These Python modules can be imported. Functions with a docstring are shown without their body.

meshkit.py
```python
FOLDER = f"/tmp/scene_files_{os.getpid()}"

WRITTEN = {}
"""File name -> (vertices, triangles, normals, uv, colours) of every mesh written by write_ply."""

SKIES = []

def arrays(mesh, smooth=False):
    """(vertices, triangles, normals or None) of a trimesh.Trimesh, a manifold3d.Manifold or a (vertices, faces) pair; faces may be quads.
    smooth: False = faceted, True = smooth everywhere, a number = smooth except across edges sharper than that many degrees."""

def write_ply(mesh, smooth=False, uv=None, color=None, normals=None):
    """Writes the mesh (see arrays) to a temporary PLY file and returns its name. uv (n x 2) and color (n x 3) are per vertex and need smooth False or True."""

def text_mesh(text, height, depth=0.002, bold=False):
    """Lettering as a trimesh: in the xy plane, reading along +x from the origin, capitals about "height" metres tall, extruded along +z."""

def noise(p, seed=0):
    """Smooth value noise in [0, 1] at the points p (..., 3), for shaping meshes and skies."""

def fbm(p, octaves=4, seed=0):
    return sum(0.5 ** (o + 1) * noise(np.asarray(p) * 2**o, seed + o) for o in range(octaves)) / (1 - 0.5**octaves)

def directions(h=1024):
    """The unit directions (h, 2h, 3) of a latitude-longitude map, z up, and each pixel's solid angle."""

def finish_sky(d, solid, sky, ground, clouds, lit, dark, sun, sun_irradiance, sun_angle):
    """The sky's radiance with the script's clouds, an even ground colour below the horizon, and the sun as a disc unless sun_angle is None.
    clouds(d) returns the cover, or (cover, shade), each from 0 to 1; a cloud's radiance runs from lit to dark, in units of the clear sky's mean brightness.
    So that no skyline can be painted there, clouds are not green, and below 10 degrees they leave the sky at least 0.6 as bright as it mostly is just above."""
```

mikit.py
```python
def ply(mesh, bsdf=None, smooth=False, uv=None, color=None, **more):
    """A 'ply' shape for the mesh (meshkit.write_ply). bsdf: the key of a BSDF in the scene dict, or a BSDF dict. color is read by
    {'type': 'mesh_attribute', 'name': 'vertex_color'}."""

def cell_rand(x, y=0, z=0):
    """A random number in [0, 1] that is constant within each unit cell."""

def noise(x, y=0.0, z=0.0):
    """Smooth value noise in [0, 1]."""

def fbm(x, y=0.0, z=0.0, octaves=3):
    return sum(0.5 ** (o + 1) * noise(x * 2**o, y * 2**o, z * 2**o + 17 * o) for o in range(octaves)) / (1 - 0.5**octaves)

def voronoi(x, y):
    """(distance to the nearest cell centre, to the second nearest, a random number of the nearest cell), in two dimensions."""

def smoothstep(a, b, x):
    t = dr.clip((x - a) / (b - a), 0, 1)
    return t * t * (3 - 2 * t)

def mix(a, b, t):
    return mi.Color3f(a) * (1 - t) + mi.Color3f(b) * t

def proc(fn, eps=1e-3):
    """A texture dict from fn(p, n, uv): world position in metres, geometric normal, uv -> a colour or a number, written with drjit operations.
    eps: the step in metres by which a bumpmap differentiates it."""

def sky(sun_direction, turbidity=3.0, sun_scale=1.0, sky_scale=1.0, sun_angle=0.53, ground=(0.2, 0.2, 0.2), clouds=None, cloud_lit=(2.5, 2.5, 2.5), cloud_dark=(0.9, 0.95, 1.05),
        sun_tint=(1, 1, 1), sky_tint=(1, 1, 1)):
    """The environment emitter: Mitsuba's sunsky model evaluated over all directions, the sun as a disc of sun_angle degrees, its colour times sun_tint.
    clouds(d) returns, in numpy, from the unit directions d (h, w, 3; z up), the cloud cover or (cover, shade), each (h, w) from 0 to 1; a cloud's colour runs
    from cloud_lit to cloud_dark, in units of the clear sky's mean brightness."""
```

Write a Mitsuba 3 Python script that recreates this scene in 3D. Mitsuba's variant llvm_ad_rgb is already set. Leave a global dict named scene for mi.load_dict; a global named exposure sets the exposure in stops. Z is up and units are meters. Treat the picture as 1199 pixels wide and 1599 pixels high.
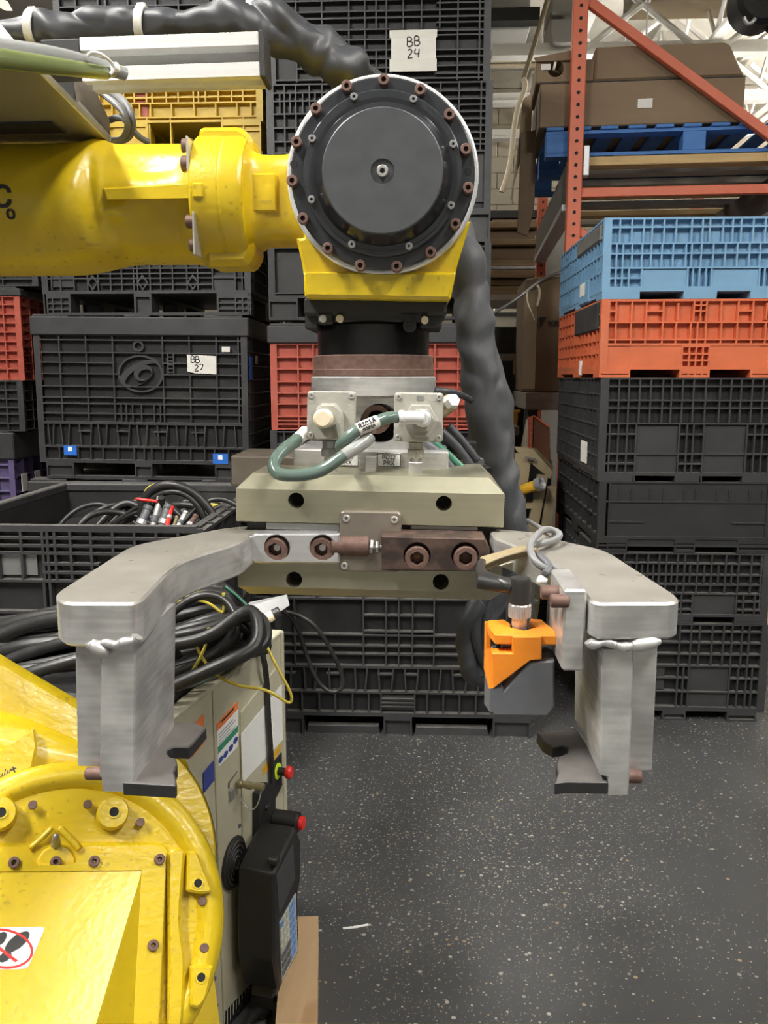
import math, random
import numpy as np, trimesh, mitsuba as mi, drjit as dr
import manifold3d as m3
from shapely.geometry import Polygon, Point, box as sbox
from shapely import affinity, union_all
import mikit, meshkit
from mikit import noise, fbm, voronoi, smoothstep, mix, cell_rand, proc
T = mi.ScalarTransform4f
rng = random.Random(7)

# ------------------------------------------------------------------ camera, exposure, lights
FOCAL, CAM, YAW, PITCH = 1300.0, np.array([0, 0, 1.6]), math.radians(2.6), math.radians(9.2)
FWD = np.array([-math.sin(YAW) * math.cos(PITCH), math.cos(YAW) * math.cos(PITCH), -math.sin(PITCH)])
RIGHT = np.cross(FWD, [0, 0, 1]); RIGHT /= np.linalg.norm(RIGHT)
UP = np.cross(RIGHT, FWD)
scene, labels = {}, {}
scene['camera'] = {'type': 'perspective', 'fov': math.degrees(2 * math.atan(599.5 / FOCAL)), 'fov_axis': 'x', 'near_clip': 0.05, 'far_clip': 100.0,
                   'to_world': T().look_at(origin=CAM.tolist(), target=(CAM + FWD).tolist(), up=[0, 0, 1])}
exposure = 0.85
# the lamps of the hall and two added uplighters: (x, y, z, length x, length y, radiance)
LAMPS = [(-2.0, -0.4, 4.7, .5, 2.4, 58), (1.7, -0.8, 4.7, .5, 2.4, 34), (-2.6, 2.6, 4.7, .5, 2.4, 16),
         (4.2, 1.0, 4.7, .5, 2.4, 20), (5.2, 8.3, 3.7, .7, 2.4, 46), (1.9, 8.2, 3.55, .4, 1.2, 9), (-1.5, 8.0, 4.7, .5, 2.4, 10)]


# ------------------------------------------------------------------ measuring: from a pixel of the photograph to a point of the place
def ray(px, py):
    return FWD + RIGHT * ((px - 599.5) / FOCAL) - UP * ((py - 799.5) / FOCAL)
def onY(px, py, y):
    d = ray(px, py); return CAM + d * (y / d[1])
def onZ(px, py, z):
    d = ray(px, py); return CAM + d * ((z - CAM[2]) / d[2])
def onX(px, py, x):
    d = ray(px, py); return CAM + d * (x / d[0])
def xz(pts, y):
    return [tuple(onY(a, b, y)[[0, 2]]) for a, b in pts]
def xy(pts, z):
    return [tuple(onZ(a, b, z)[:2]) for a, b in pts]

# ------------------------------------------------------------------ scene entries
def take(name):
    if name not in labels and name not in scene and not any(k.startswith(name + '__') for k in scene): return name
    for i in range(1, 1000):
        k = '%s_%03d' % (name, i)
        if k not in labels and k not in scene and not any(s.startswith(k + '__') for s in scene): return k
def thing(name, label, cat, group=None):
    k = take(name); labels[k] = {'label': label, 'category': cat}
    if group: labels[k]['group'] = group
    return k
def add(name, mesh, mat, parent=None, smooth=35, label=None, cat=None, group=None, kind=None, tw=None, **kw):
    """one mesh = one entry; mesh may be a list of meshes or a finished shape dict"""
    k = take(parent + '__' + name if parent else name)
    if isinstance(mesh, dict): s = {**mesh}
    else:
        if isinstance(mesh, list): mesh = cat_(mesh)
        s = mikit.ply(mesh, mat, smooth=smooth, **kw)
    if tw is not None: s['to_world'] = tw
    scene[k] = s
    d = {n: v for n, v in (('label', label), ('category', cat), ('group', group), ('kind', kind)) if v}
    if d: labels[k] = d
    return k

# ------------------------------------------------------------------ mesh helpers
def cat_(ms): return trimesh.util.concatenate([m for m in ms if m is not None])
def fix(m):
    if m.volume < 0: m.invert()
    return m
def box(x0, x1, y0, y1, z0, z1):
    m = trimesh.creation.box(extents=[abs(x1 - x0), abs(y1 - y0), abs(z1 - z0)])
    m.apply_translation([(x0 + x1) / 2, (y0 + y1) / 2, (z0 + z1) / 2]); return m
def hull(pts):
    return trimesh.convex.convex_hull(np.array(pts, float))
def cbox(x0, x1, y0, y1, z0, z1, b=.003):
    """box with chamfered edges"""
    pts = []
    for x, sx in ((x0, 1), (x1, -1)):
        for y, sy in ((y0, 1), (y1, -1)):
            for z, sz in ((z0, 1), (z1, -1)):
                pts += [(x, y + sy * b, z + sz * b), (x + sx * b, y, z + sz * b), (x + sx * b, y + sy * b, z)]
    return hull(pts)
def sphere(c, r, sub=2):
    m = trimesh.creation.icosphere(subdivisions=sub, radius=1); m.apply_scale(r); m.apply_translation(c); return m
def frame_to(p0, p1):
    p0, p1 = np.array(p0, float), np.array(p1, float)
    w = p1 - p0; L = np.linalg.norm(w); w /= L
    a = np.cross(w, [0, 0, 1] if abs(w[2]) < .9 else [1, 0, 0]); a /= np.linalg.norm(a)
    b = np.cross(w, a)
    M = np.eye(4); M[:3, 0], M[:3, 1], M[:3, 2], M[:3, 3] = a, b, w, p0
    return M, L
def lathe(profile, p0, p1, n=48):
    """profile [(r, t)]: t metres along the axis from p0 towards p1"""
    M, L = frame_to(p0, p1)
    pr = [(float(r), float(t)) for r, t in profile]; ang = np.arange(n) * 2 * np.pi / n
    v, f, rows = [], [], []
    for r, t in pr:
        if r <= 1e-9: rows.append([len(v)] * n); v.append((0, 0, t))
        else: rows.append(list(range(len(v), len(v) + n))); v += [(r * math.cos(a), r * math.sin(a), t) for a in ang]
    if len(pr) > 3 and abs(pr[0][0]) > 1e-9 and pr[0] != pr[-1] and pr[-1][0] > 1e-9: rows.append(rows[0])      # a ring: closed on its inside
    if pr[0] == pr[-1] and pr[0][0] > 1e-9: rows[-1] = rows[0]
    for p, q in zip(rows[:-1], rows[1:]):
        for j in range(n):
            k = (j + 1) % n
            if p[j] != p[k]: f.append((p[j], p[k], q[k]))
            if q[j] != q[k]: f.append((p[j], q[k], q[j]))
    used = sorted({i for t in f for i in t}); re = {o: i for i, o in enumerate(used)}
    v = np.array(v)[used]; f = np.array([[re[i] for i in t] for t in f])
    m = trimesh.Trimesh(v, f, process=False)
    m.apply_transform(M); return fix(m)
def cyl(p0, p1, r, n=24, r1=None, b=0.0):
    L = float(np.linalg.norm(np.array(p1, float) - np.array(p0, float))); r1 = r if r1 is None else r1
    if b: return lathe([(0, 0), (r - b, 0), (r, b), (r1, L - b), (r1 - b, L), (0, L)], p0, p1, n)
    return lathe([(0, 0), (r, 0), (r1, L), (0, L)], p0, p1, n)
def prism(poly, a0, a1, axis='z', b=0.0):
    """polygon (list of 2d points) swept along an axis with chamfered rims. axis z: (x,y); y: (x,z); x: (y,z)"""
    p = np.array(poly, float)
    if np.linalg.norm(p[0] - p[-1]) < 1e-9: p = p[:-1]
    area = 0.5 * np.sum(p[:, 0] * np.roll(p[:, 1], -1) - np.roll(p[:, 0], -1) * p[:, 1])
    if area < 0: p = p[::-1]
    while True:                                          # no doubled or collinear points
        e = np.roll(p, -1, 0) - p; q = p - np.roll(p, 1, 0)
        keep = (np.linalg.norm(e, axis=1) > 1e-6) & (np.abs(e[:, 0] * q[:, 1] - e[:, 1] * q[:, 0]) > 1e-6 * np.linalg.norm(e, axis=1) * np.linalg.norm(q, axis=1) + 1e-14)
        if keep.all(): break
        p = np.delete(p, np.argmin(keep), 0)
    def inset(d):
        e = np.roll(p, -1, 0) - p; e /= np.linalg.norm(e, axis=1, keepdims=True) + 1e-12
        nrm = np.stack([-e[:, 1], e[:, 0]], 1); prev = np.roll(nrm, 1, 0)
        mid = nrm + prev; q = np.maximum(np.sum(mid * mid, 1, keepdims=True), .4)
        return p + mid * (2 * d / q)
    rings = [(inset(b), a0), (p, a0 + b), (p, a1 - b), (inset(b), a1)] if b else [(p, a0), (p, a1)]
    n = len(p)
    v = np.vstack([np.column_stack([q, np.full(n, h)]) for q, h in rings]); f = []
    for i in range(len(rings) - 1):
        for j in range(n):
            a, bb, c, d = i * n + j, i * n + (j + 1) % n, (i + 1) * n + (j + 1) % n, (i + 1) * n + j
            f += [(a, bb, c), (a, c, d)]
    import mapbox_earcut as ec
    tri = np.array(ec.triangulate_float64(p.astype(np.float64), np.array([n], np.uint32))).reshape(-1, 3)
    f += [tuple(t[::-1]) for t in tri] + [tuple(t + (len(rings) - 1) * n) for t in tri]
    v = v[:, {'z': [0, 1, 2], 'y': [0, 2, 1], 'x': [2, 0, 1]}[axis]]
    return fix(trimesh.Trimesh(v, f, process=False))
def xpoly(shape, a0, a1, M=None):
    """shapely shape swept along local z (holes kept), then moved by M"""
    ms = [trimesh.creation.extrude_polygon(g, a1 - a0, engine='earcut') for g in getattr(shape, 'geoms', [shape]) if g.area > 1e-9]
    m = cat_(ms); m.apply_translation([0, 0, a0])
    if M is not None: m.apply_transform(M)
    return fix(m)
XZ = np.array([[1, 0, 0, 0], [0, 0, 1, 0], [0, 1, 0, 0], [0, 0, 0, 1.]])      # local (u,v,w) -> (x, z, y)
def rounded(pts, r, n=5):
    """polygon with rounded corners; r one number or one per point"""
    p = np.array(pts, float); out = []
    for i in range(len(p)):
        ri = r[i] if hasattr(r, '__len__') else r
        a, c = p[i - 1], p[(i + 1) % len(p)]; o = p[i]
        u, w = a - o, c - o; lu, lw = np.linalg.norm(u), np.linalg.norm(w); u /= lu; w /= lw
        if ri <= 0: out.append(tuple(o)); continue
        d = min(ri, .45 * lu, .45 * lw); s, e = o + u * d, o + w * d
        for t in np.linspace(0, 1, n): out.append(tuple((1 - t) ** 2 * s + 2 * t * (1 - t) * o + t * t * e))
    return out
def spline(pts, n=80):
    p = np.array(pts, float)
    if len(p) == 2: return p[0] + (p[1] - p[0]) * np.linspace(0, 1, n)[:, None]
    from scipy.interpolate import CubicSpline
    d = np.concatenate([[0], np.cumsum(np.sqrt(np.linalg.norm(np.diff(p, axis=0), axis=1)))])
    return CubicSpline(d, p)(np.linspace(0, d[-1], n))
def tube(pts, r, n=80, sides=12, disp=None, raw=False):
    p = np.array(pts, float) if raw else spline(pts, n)
    n = len(p); t = np.gradient(p, axis=0); t /= np.linalg.norm(t, axis=1, keepdims=True) + 1e-12
    a = np.cross(t[0], [0, 0, 1] if abs(t[0][2]) < .9 else [1, 0, 0]); A = []
    for i in range(n):
        a = a - t[i] * np.dot(a, t[i]); a /= np.linalg.norm(a); A.append(a)
    A = np.array(A); B = np.cross(t, A); ang = np.arange(sides) * 2 * np.pi / sides
    rr = np.broadcast_to(np.asarray(r, float), (n,))[:, None] * np.ones(sides)
    dirs = np.cos(ang)[None, :, None] * A[:, None] + np.sin(ang)[None, :, None] * B[:, None]
    if disp is not None: rr = rr * disp(p[:, None] + dirs * rr[..., None], np.linspace(0, 1, n)[:, None], ang[None, :])
    v = (p[:, None] + dirs * rr[..., None]).reshape(-1, 3)
    i, j = np.meshgrid(np.arange(n - 1), np.arange(sides), indexing='ij')
    q = np.stack([i * sides + j, i * sides + (j + 1) % sides, (i + 1) * sides + (j + 1) % sides, (i + 1) * sides + j], -1).reshape(-1, 4)
    f = np.vstack([q[:, [0, 1, 2]], q[:, [0, 2, 3]]])
    k = len(v); v = np.vstack([v, p[:1], p[-1:]])
    e = np.arange(sides); e2 = (e + 1) % sides
    f = np.vstack([f, np.stack([e2, e, e * 0 + k], 1), np.stack([e + (n - 1) * sides, e2 + (n - 1) * sides, e * 0 + k + 1], 1)])
    return fix(trimesh.Trimesh(v, f, process=False))
def man(m): return m3.Manifold(m3.Mesh(np.asarray(m.vertices, np.float32), np.asarray(m.faces, np.uint32)))
def weld(m):
    m = trimesh.Trimesh(m.vertices, m.faces, process=True, merge_norm=True, merge_tex=True); return m
def cut(a, *bs):
    r = man(weld(a))
    for b in bs: r = r - man(weld(b))
    assert r.num_tri() > 0, 'empty cut'
    q = r.to_mesh(); return trimesh.Trimesh(q.vert_properties[:, :3], q.tri_verts, process=False)
def union(ms):
    r = m3.Manifold.batch_boolean([man(weld(m)) for m in ms], m3.OpType.Add)
    q = r.to_mesh(); return trimesh.Trimesh(q.vert_properties[:, :3], q.tri_verts, process=False)
def rot_about(c, axis, deg):
    return trimesh.transformations.rotation_matrix(math.radians(deg), axis, c)
def socket_bolt(c, d, r, h, n=20, hexr=.5, depth=.85):
    """socket head cap screw: the head rises h from c along d, with a hexagonal recess"""
    c, d = np.array(c, float), np.array(d, float); d /= np.linalg.norm(d)
    M, _ = frame_to(c, c + d)
    ang = np.arange(n) * 2 * np.pi / n; hx = []
    for a in ang:                                       # hexagon seen as radius over angle
        s = (a + math.pi / 6) % (math.pi / 3) - math.pi / 6; hx.append(hexr * r * math.cos(math.pi / 6) / math.cos(s))
    hx = np.array(hx); rings = []
    for rad, z in ((r * np.ones(n), 0), (r * np.ones(n), h - .12 * r), (.88 * r * np.ones(n), h), (hx, h), (hx * .96, h * (1 - depth)), (hx * .01, h * (1 - depth) - .1 * h)):
        rings.append(np.stack([rad * np.cos(ang), rad * np.sin(ang), np.full(n, z)], 1))
    v = np.vstack(rings); f = []
    for i in range(len(rings) - 1):
        for j in range(n):
            a, b, cc, e = i * n + j, i * n + (j + 1) % n, (i + 1) * n + (j + 1) % n, (i + 1) * n + j
            f += [(a, b, cc), (a, cc, e)]
    m = trimesh.Trimesh(v, f, process=False); m.apply_transform(M); return m
def hexnut(p0, p1, r): return lathe([(0, 0), (r * .92, 0), (r, .001), (r, float(np.linalg.norm(np.array(p1) - np.array(p0))) - .001), (r * .92, float(np.linalg.norm(np.array(p1) - np.array(p0)))), (0, float(np.linalg.norm(np.array(p1) - np.array(p0))))], p0, p1, 6)
def lettering(text, h, M, depth=.0006, bold=False, center=True):
    m = meshkit.text_mesh(text, h, depth, bold)
    if center: m.apply_translation([-m.bounds[:, 0].mean(), -m.bounds[:, 1].mean(), 0])
    m.apply_transform(M); return m
def basis(o, u, v, w):
    M = np.eye(4); M[:3, 0], M[:3, 1], M[:3, 2], M[:3, 3] = u, v, w, o; return M
FRONT = lambda o: basis(o, [1, 0, 0], [0, 0, 1], [0, -1, 0])                  # a plane that faces the camera side

# ------------------------------------------------------------------ materials
def pr(key, color, rough=.5, metal=0.0, bump=None, bscale=1.0, eps=1e-3, **kw):
    d = {'type': 'principled', 'roughness': rough, 'metallic': metal, **kw}
    if callable(color): d['base_color'] = proc(color)
    else: d['base_color'] = {'type': 'rgb', 'value': list(color)}
    if callable(rough): d['roughness'] = proc(rough)
    if bump is not None: d = {'type': 'bumpmap', 'arbitrary': proc(bump, eps), 'scale': bscale, 'bsdf': d}
    scene[key] = {'type': 'twosided', 'bsdf': d}
    return key
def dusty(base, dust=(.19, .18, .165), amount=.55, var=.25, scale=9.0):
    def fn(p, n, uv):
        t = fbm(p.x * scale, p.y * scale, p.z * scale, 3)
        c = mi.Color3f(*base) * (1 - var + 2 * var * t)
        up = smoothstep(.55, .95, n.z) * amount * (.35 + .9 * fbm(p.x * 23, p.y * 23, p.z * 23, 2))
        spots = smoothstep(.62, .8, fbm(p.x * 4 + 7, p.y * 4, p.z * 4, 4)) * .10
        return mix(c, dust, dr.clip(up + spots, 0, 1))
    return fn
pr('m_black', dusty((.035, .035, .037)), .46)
pr('m_black_shaded', dusty((.010, .010, .011), amount=.5), .5)  # same plastic darkened for recessed panels: recess shade put into the colour
pr('m_black_smooth', dusty((.02, .02, .021), amount=.35), .5)
pr('m_charcoal', dusty((.035, .035, .037)), .5)
pr('m_crate_blue', dusty((.16, .31, .47), (.4, .45, .5), .3, .12), .5)
pr('m_crate_orange', dusty((.56, .13, .052), (.6, .3, .2), .3, .15), .45)
pr('m_crate_red', dusty((.37, .075, .048), (.4, .2, .15), .3, .15), .5)
pr('m_crate_yellow', dusty((.54, .36, .02), (.6, .45, .2), .2, .15), .45)
pr('m_crate_purple', dusty((.10, .075, .17), (.3, .28, .35), .4, .15), .5)
def yellow(p, n, uv):
    t = fbm(p.x * 14, p.y * 14, p.z * 14, 3)
    c = mix((.57, .415, .010), (.50, .35, .008), t)
    grime = smoothstep(.56, .78, fbm(p.x * 9 + 3, p.y * 9, p.z * 9 + 5, 4)) * .35
    c = mix(c, (.30, .19, .03), grime)
    sp = smoothstep(.80, .84, noise(p.x * 160, p.y * 160, p.z * 160)) * smoothstep(.5, .7, noise(p.x * 11, p.y * 11, p.z * 11)) * .5
    return mix(c, (.16, .10, .04), sp * .6)
pr('m_yellow', yellow, .33, bump=lambda p, n, uv: fbm(p.x * 170, p.y * 170, p.z * 170, 2) * .0004, bscale=1.0, specular=.5, clearcoat=.25, clearcoat_gloss=.85)
def yellow_cast(p, n, uv):
    return fbm(p.x * 150, p.y * 150, p.z * 150, 3) * .0006 + noise(p.x * 30, p.y * 30, p.z * 30) * .0005
pr('m_yellow_cast', yellow, .3, bump=yellow_cast, bscale=1.0, specular=.5, clearcoat=.4, clearcoat_gloss=.9)
def rust(p, n, uv):
    return mix((.105, .055, .042), (.185, .115, .095), fbm(p.x * 160, p.y * 160, p.z * 160, 3))
pr('m_rust', rust, .62, .35)
def rust_dark(p, n, uv):
    t = fbm(p.x * 60, p.y * 60, p.z * 60, 4)
    c = mix((.055, .04, .036), (.13, .085, .07), smoothstep(.35, .7, t))
    return mix(c, (.34, .15, .03), smoothstep(.72, .78, fbm(p.x * 38 + 4, p.y * 38, p.z * 38, 2)))
pr('m_rust_plate', rust_dark, .42, .55)
def alu(p, n, uv):
    t = fbm(p.x * 30, p.y * 30, p.z * 30, 4)
    s = fbm(p.x * 25, p.y * 25, p.z * 260, 2)
    c = mix((.44, .435, .425), (.72, .715, .70), smoothstep(.25, .75, t * .75 + s * .25))
    return mix(c, (.36, .33, .28), smoothstep(.6, .8, fbm(p.x * 17 + 9, p.y * 17, p.z * 17, 4)) * .55)
pr('m_alu', alu, lambda p, n, uv: .30 + .2 * fbm(p.x * 40, p.y * 40, p.z * 40, 3), .72)
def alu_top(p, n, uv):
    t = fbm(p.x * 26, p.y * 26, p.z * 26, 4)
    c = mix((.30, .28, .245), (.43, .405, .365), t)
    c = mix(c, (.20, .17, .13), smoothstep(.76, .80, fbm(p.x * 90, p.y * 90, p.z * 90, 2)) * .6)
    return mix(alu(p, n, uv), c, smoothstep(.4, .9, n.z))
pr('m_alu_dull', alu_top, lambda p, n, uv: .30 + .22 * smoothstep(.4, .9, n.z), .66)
pr('m_alu_gold', lambda p, n, uv: mix((.33, .315, .225), (.44, .42, .31), .5 * fbm(p.x * 6, p.y * 6, p.z * 220, 3) + .5 * fbm(p.x * 40, p.y * 40, p.z * 40, 3)), .40, .75)
pr('m_alu_brown', lambda p, n, uv: mix((.17, .14, .11), (.27, .235, .20), fbm(p.x * 30, p.y * 30, p.z * 30, 4)), .45, .5)
pr('m_bright', lambda p, n, uv: mix((.60, .60, .61), (.74, .74, .75), fbm(p.x * 40, p.y * 40, p.z * 200, 3)), .3, .75)
pr('m_white_alu', lambda p, n, uv: mix((.70, .70, .69), (.82, .82, .81), fbm(p.x * 3, p.y * 40, p.z * 300, 2)), .35, .45)
pr('m_disc', lambda p, n, uv: mix((.062, .065, .071), (.082, .086, .093), fbm(p.x * 60, p.y * 60, p.z * 60, 3)), .42, .35)
pr('m_disc_ring', lambda p, n, uv: mix((.032, .034, .040), (.046, .050, .056), fbm(p.x * 50, p.y * 50, p.z * 50, 3)), .28, .35)
pr('m_black_steel', (.012, .012, .013), .22, .4)
pr('m_rubber', lambda p, n, uv: mix((.014, .014, .015), (.030, .029, .027), fbm(p.x * 40, p.y * 40, p.z * 40, 3)), .38)
pr('m_matte_black', (.014, .014, .014), .55)
pr('m_dark_hole', (.006, .006, .006), .8)
def cloth(p, n, uv):
    w = .5 + .5 * dr.sin((p.x + p.z * .6) * 2600) * dr.sin((p.z - p.x * .6) * 2600)
    t = fbm(p.x * 22, p.y * 22, p.z * 22, 3)
    return mi.Color3f(.058, .060, .066) * (.75 + .5 * t) * (.85 + .3 * w)
pr('m_sleeve', cloth, .58, sheen=.4)
pr('m_vinyl', lambda p, n, uv: mix((.024, .025, .029), (.040, .042, .048), fbm(p.x * 20, p.y * 20, p.z * 20, 3)), .46)
pr('m_tie', (.62, .60, .54), .4)
pr('m_cast_gray', lambda p, n, uv: mix((.30, .29, .25), (.37, .36, .315), fbm(p.x * 120, p.y * 120, p.z * 120, 2)), .5, bump=lambda p, n, uv: fbm(p.x * 500, p.y * 500, p.z * 500, 2) * .0004, bscale=1.0, eps=4e-4)
pr('m_zinc', (.56, .55, .535), .38, .7)
pr('m_brass', (.42, .36, .22), .4, .8)
pr('m_steel_gray', (.35, .35, .35), .35, .7)
pr('m_cream_cap', (.72, .62, .45), .5)
scene['m_hose_green'] = {'type': 'twosided', 'bsdf': {'type': 'principled', 'base_color': {'type': 'rgb', 'value': [.095, .14, .118]}, 'roughness': .12, 'specular': .6, 'clearcoat': .8}}
pr('m_pneu_green', (.05, .17, .12), .25)
pr('m_lime', (.15, .18, .065), .15, clearcoat=.8)
pr('m_cable_gray', (.19, .19, .19), .45)
pr('m_brown_steel', (.085, .07, .055), .55)
pr('m_bevel', (.035, .036, .040), .12, .5)
pr('m_clear_gray', (.27, .275, .265), .12, clearcoat=1.0)
pr('m_white', (.80, .80, .78), .5)
pr('m_paper', lambda p, n, uv: mix((.62, .60, .55), (.70, .68, .63), fbm(p.x * 30, p.y * 30, p.z * 30, 3)), .7)
pr('m_ink', (.02, .02, .02), .6)
pr('m_orange', lambda p, n, uv: mix((.78, .25, .012), (.66, .19, .02), fbm(p.x * 50, p.y * 50, p.z * 50, 3)), .4)
pr('m_sensor_gray', lambda p, n, uv: mix((.085, .088, .10), (.12, .122, .13), fbm(p.x * 40, p.y * 40, p.z * 40, 3)), .45)
pr('m_pad', lambda p, n, uv: mix((.014, .014, .014), mix((.085, .078, .074), (.12, .11, .103), fbm(p.x * 90, p.y * 90, p.z * 90, 3)), smoothstep(.5, .95, n.z)), .55)  # dusty on top; side colour is black rubber with some shadow painted in
pr('m_beige', lambda p, n, uv: mix((.43, .405, .295), (.49, .465, .345), fbm(p.x * 12, p.y * 12, p.z * 12, 3)), .42)
pr('m_label_orange', (.80, .22, .06), .5); pr('m_label_green', (.04, .25, .15), .5); pr('m_label_blue', (.04, .06, .28), .5); pr('m_tag_blue', (.02, .14, .55), .5)
pr('m_red', (.66, .025, .02), .35); pr('m_lime_ring', (.62, .85, .03), .5); pr('m_amber', (.65, .36, .03), .5)
pr('m_yellow_wire', (.62, .50, .07), .4); pr('m_keys', (.42, .43, .37), .5); pr('m_keys_blue', (.16, .26, .50), .5); pr('m_screen', (.04, .042, .045), .3)
pr('m_pendant', (.013, .013, .013), .42)
def wood(p, n, uv):
    g = fbm(p.x * 60, p.y * 4, p.z * 60, 4)
    c = mix((.40, .26, .14), (.52, .36, .21), g)
    return mix(c, (.30, .16, .07), smoothstep(.7, .8, noise(p.x * 26, p.y * 9, p.z * 26)) * .5)
pr('m_wood', wood, .65)
def wood_x(p, n, uv):
    g = fbm(p.x * 3, p.y * 40, p.z * 40, 4)
    return mix((.40, .26, .11), (.60, .42, .20), g)
pr('m_plank', wood_x, .7)
pr('m_plank_gray', lambda p, n, uv: mix((.22, .19, .15), (.40, .36, .30), fbm(p.x * 3, p.y * 40, p.z * 40, 4)), .75)
pr('m_pallet_blue', lambda p, n, uv: mix((.035, .12, .36), (.07, .2, .48), fbm(p.x * 5, p.y * 5, p.z * 30, 4)), .65)
pr('m_rack_red', lambda p, n, uv: mix((.52, .10, .045), (.60, .14, .065), fbm(p.x * 8, p.y * 8, p.z * 8, 3)), .45)
pr('m_galv', (.48, .49, .50), .4, .6)
def carton(p, n, uv):
    t = fbm(p.x * 3, p.y * 3, p.z * 9, 4)
    c = mix((.17, .115, .066), (.225, .155, .092), t)
    return c * (.985 + .015 * dr.sin(p.x * 420))
pr('m_carton', carton, .7)
pr('m_carton_light', lambda p, n, uv: mix((.42, .31, .18), (.50, .38, .24), fbm(p.x * 3, p.y * 3, p.z * 6, 3)), .7)
pr('m_ladder', lambda p, n, uv: mix((.20, .155, .085), (.30, .24, .14), fbm(p.x * 30, p.y * 30, p.z * 6, 3)), .55)
pr('m_lumber', lambda p, n, uv: mix((.14, .09, .045), (.24, .165, .085), fbm(p.x * 3, p.y * 40, p.z * 40, 4)), .75); pr('m_ladder_gray', (.35, .35, .32), .45)
pr('m_copper_plate', (.13, .045, .022), .45)
def floor_col(p, n, uv):
    base = mix((.048, .049, .051), (.078, .078, .079), fbm(p.x * 2.2, p.y * 2.2, 0, 4))
    base = mix(base, (.018, .018, .019), smoothstep(.55, .75, fbm(p.x * .9 + 3, p.y * .9 + 8, 0, 3)) * .6)
    dense = smoothstep(.30, .62, fbm(p.x * .8 + 5, p.y * .8 + 1, 0, 3)) * (.55 + .45 * smoothstep(3.4, 2.4, p.y))
    c = base
    for s, lim in ((36., .25), (72., .28), (150., .27)):
        d1, d2, r = voronoi(p.x * s, p.y * s)
        keep = dr.select(r < .5 * dense, 1.0, 0.0)
        size = lim * (.25 + .75 * cell_rand(r * 999, 5, 1))
        m = keep * (1 - smoothstep(size * .75, size, d1))
        tone = mix((.16, .155, .14), (.36, .345, .30), cell_rand(r * 777, 2, 9))
        tone = mix(tone, (.26, .19, .115), dr.select(cell_rand(r * 555, 1, 1) > .82, 1., 0.))
        c = mix(c, tone, m * .95)
    return c
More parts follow.
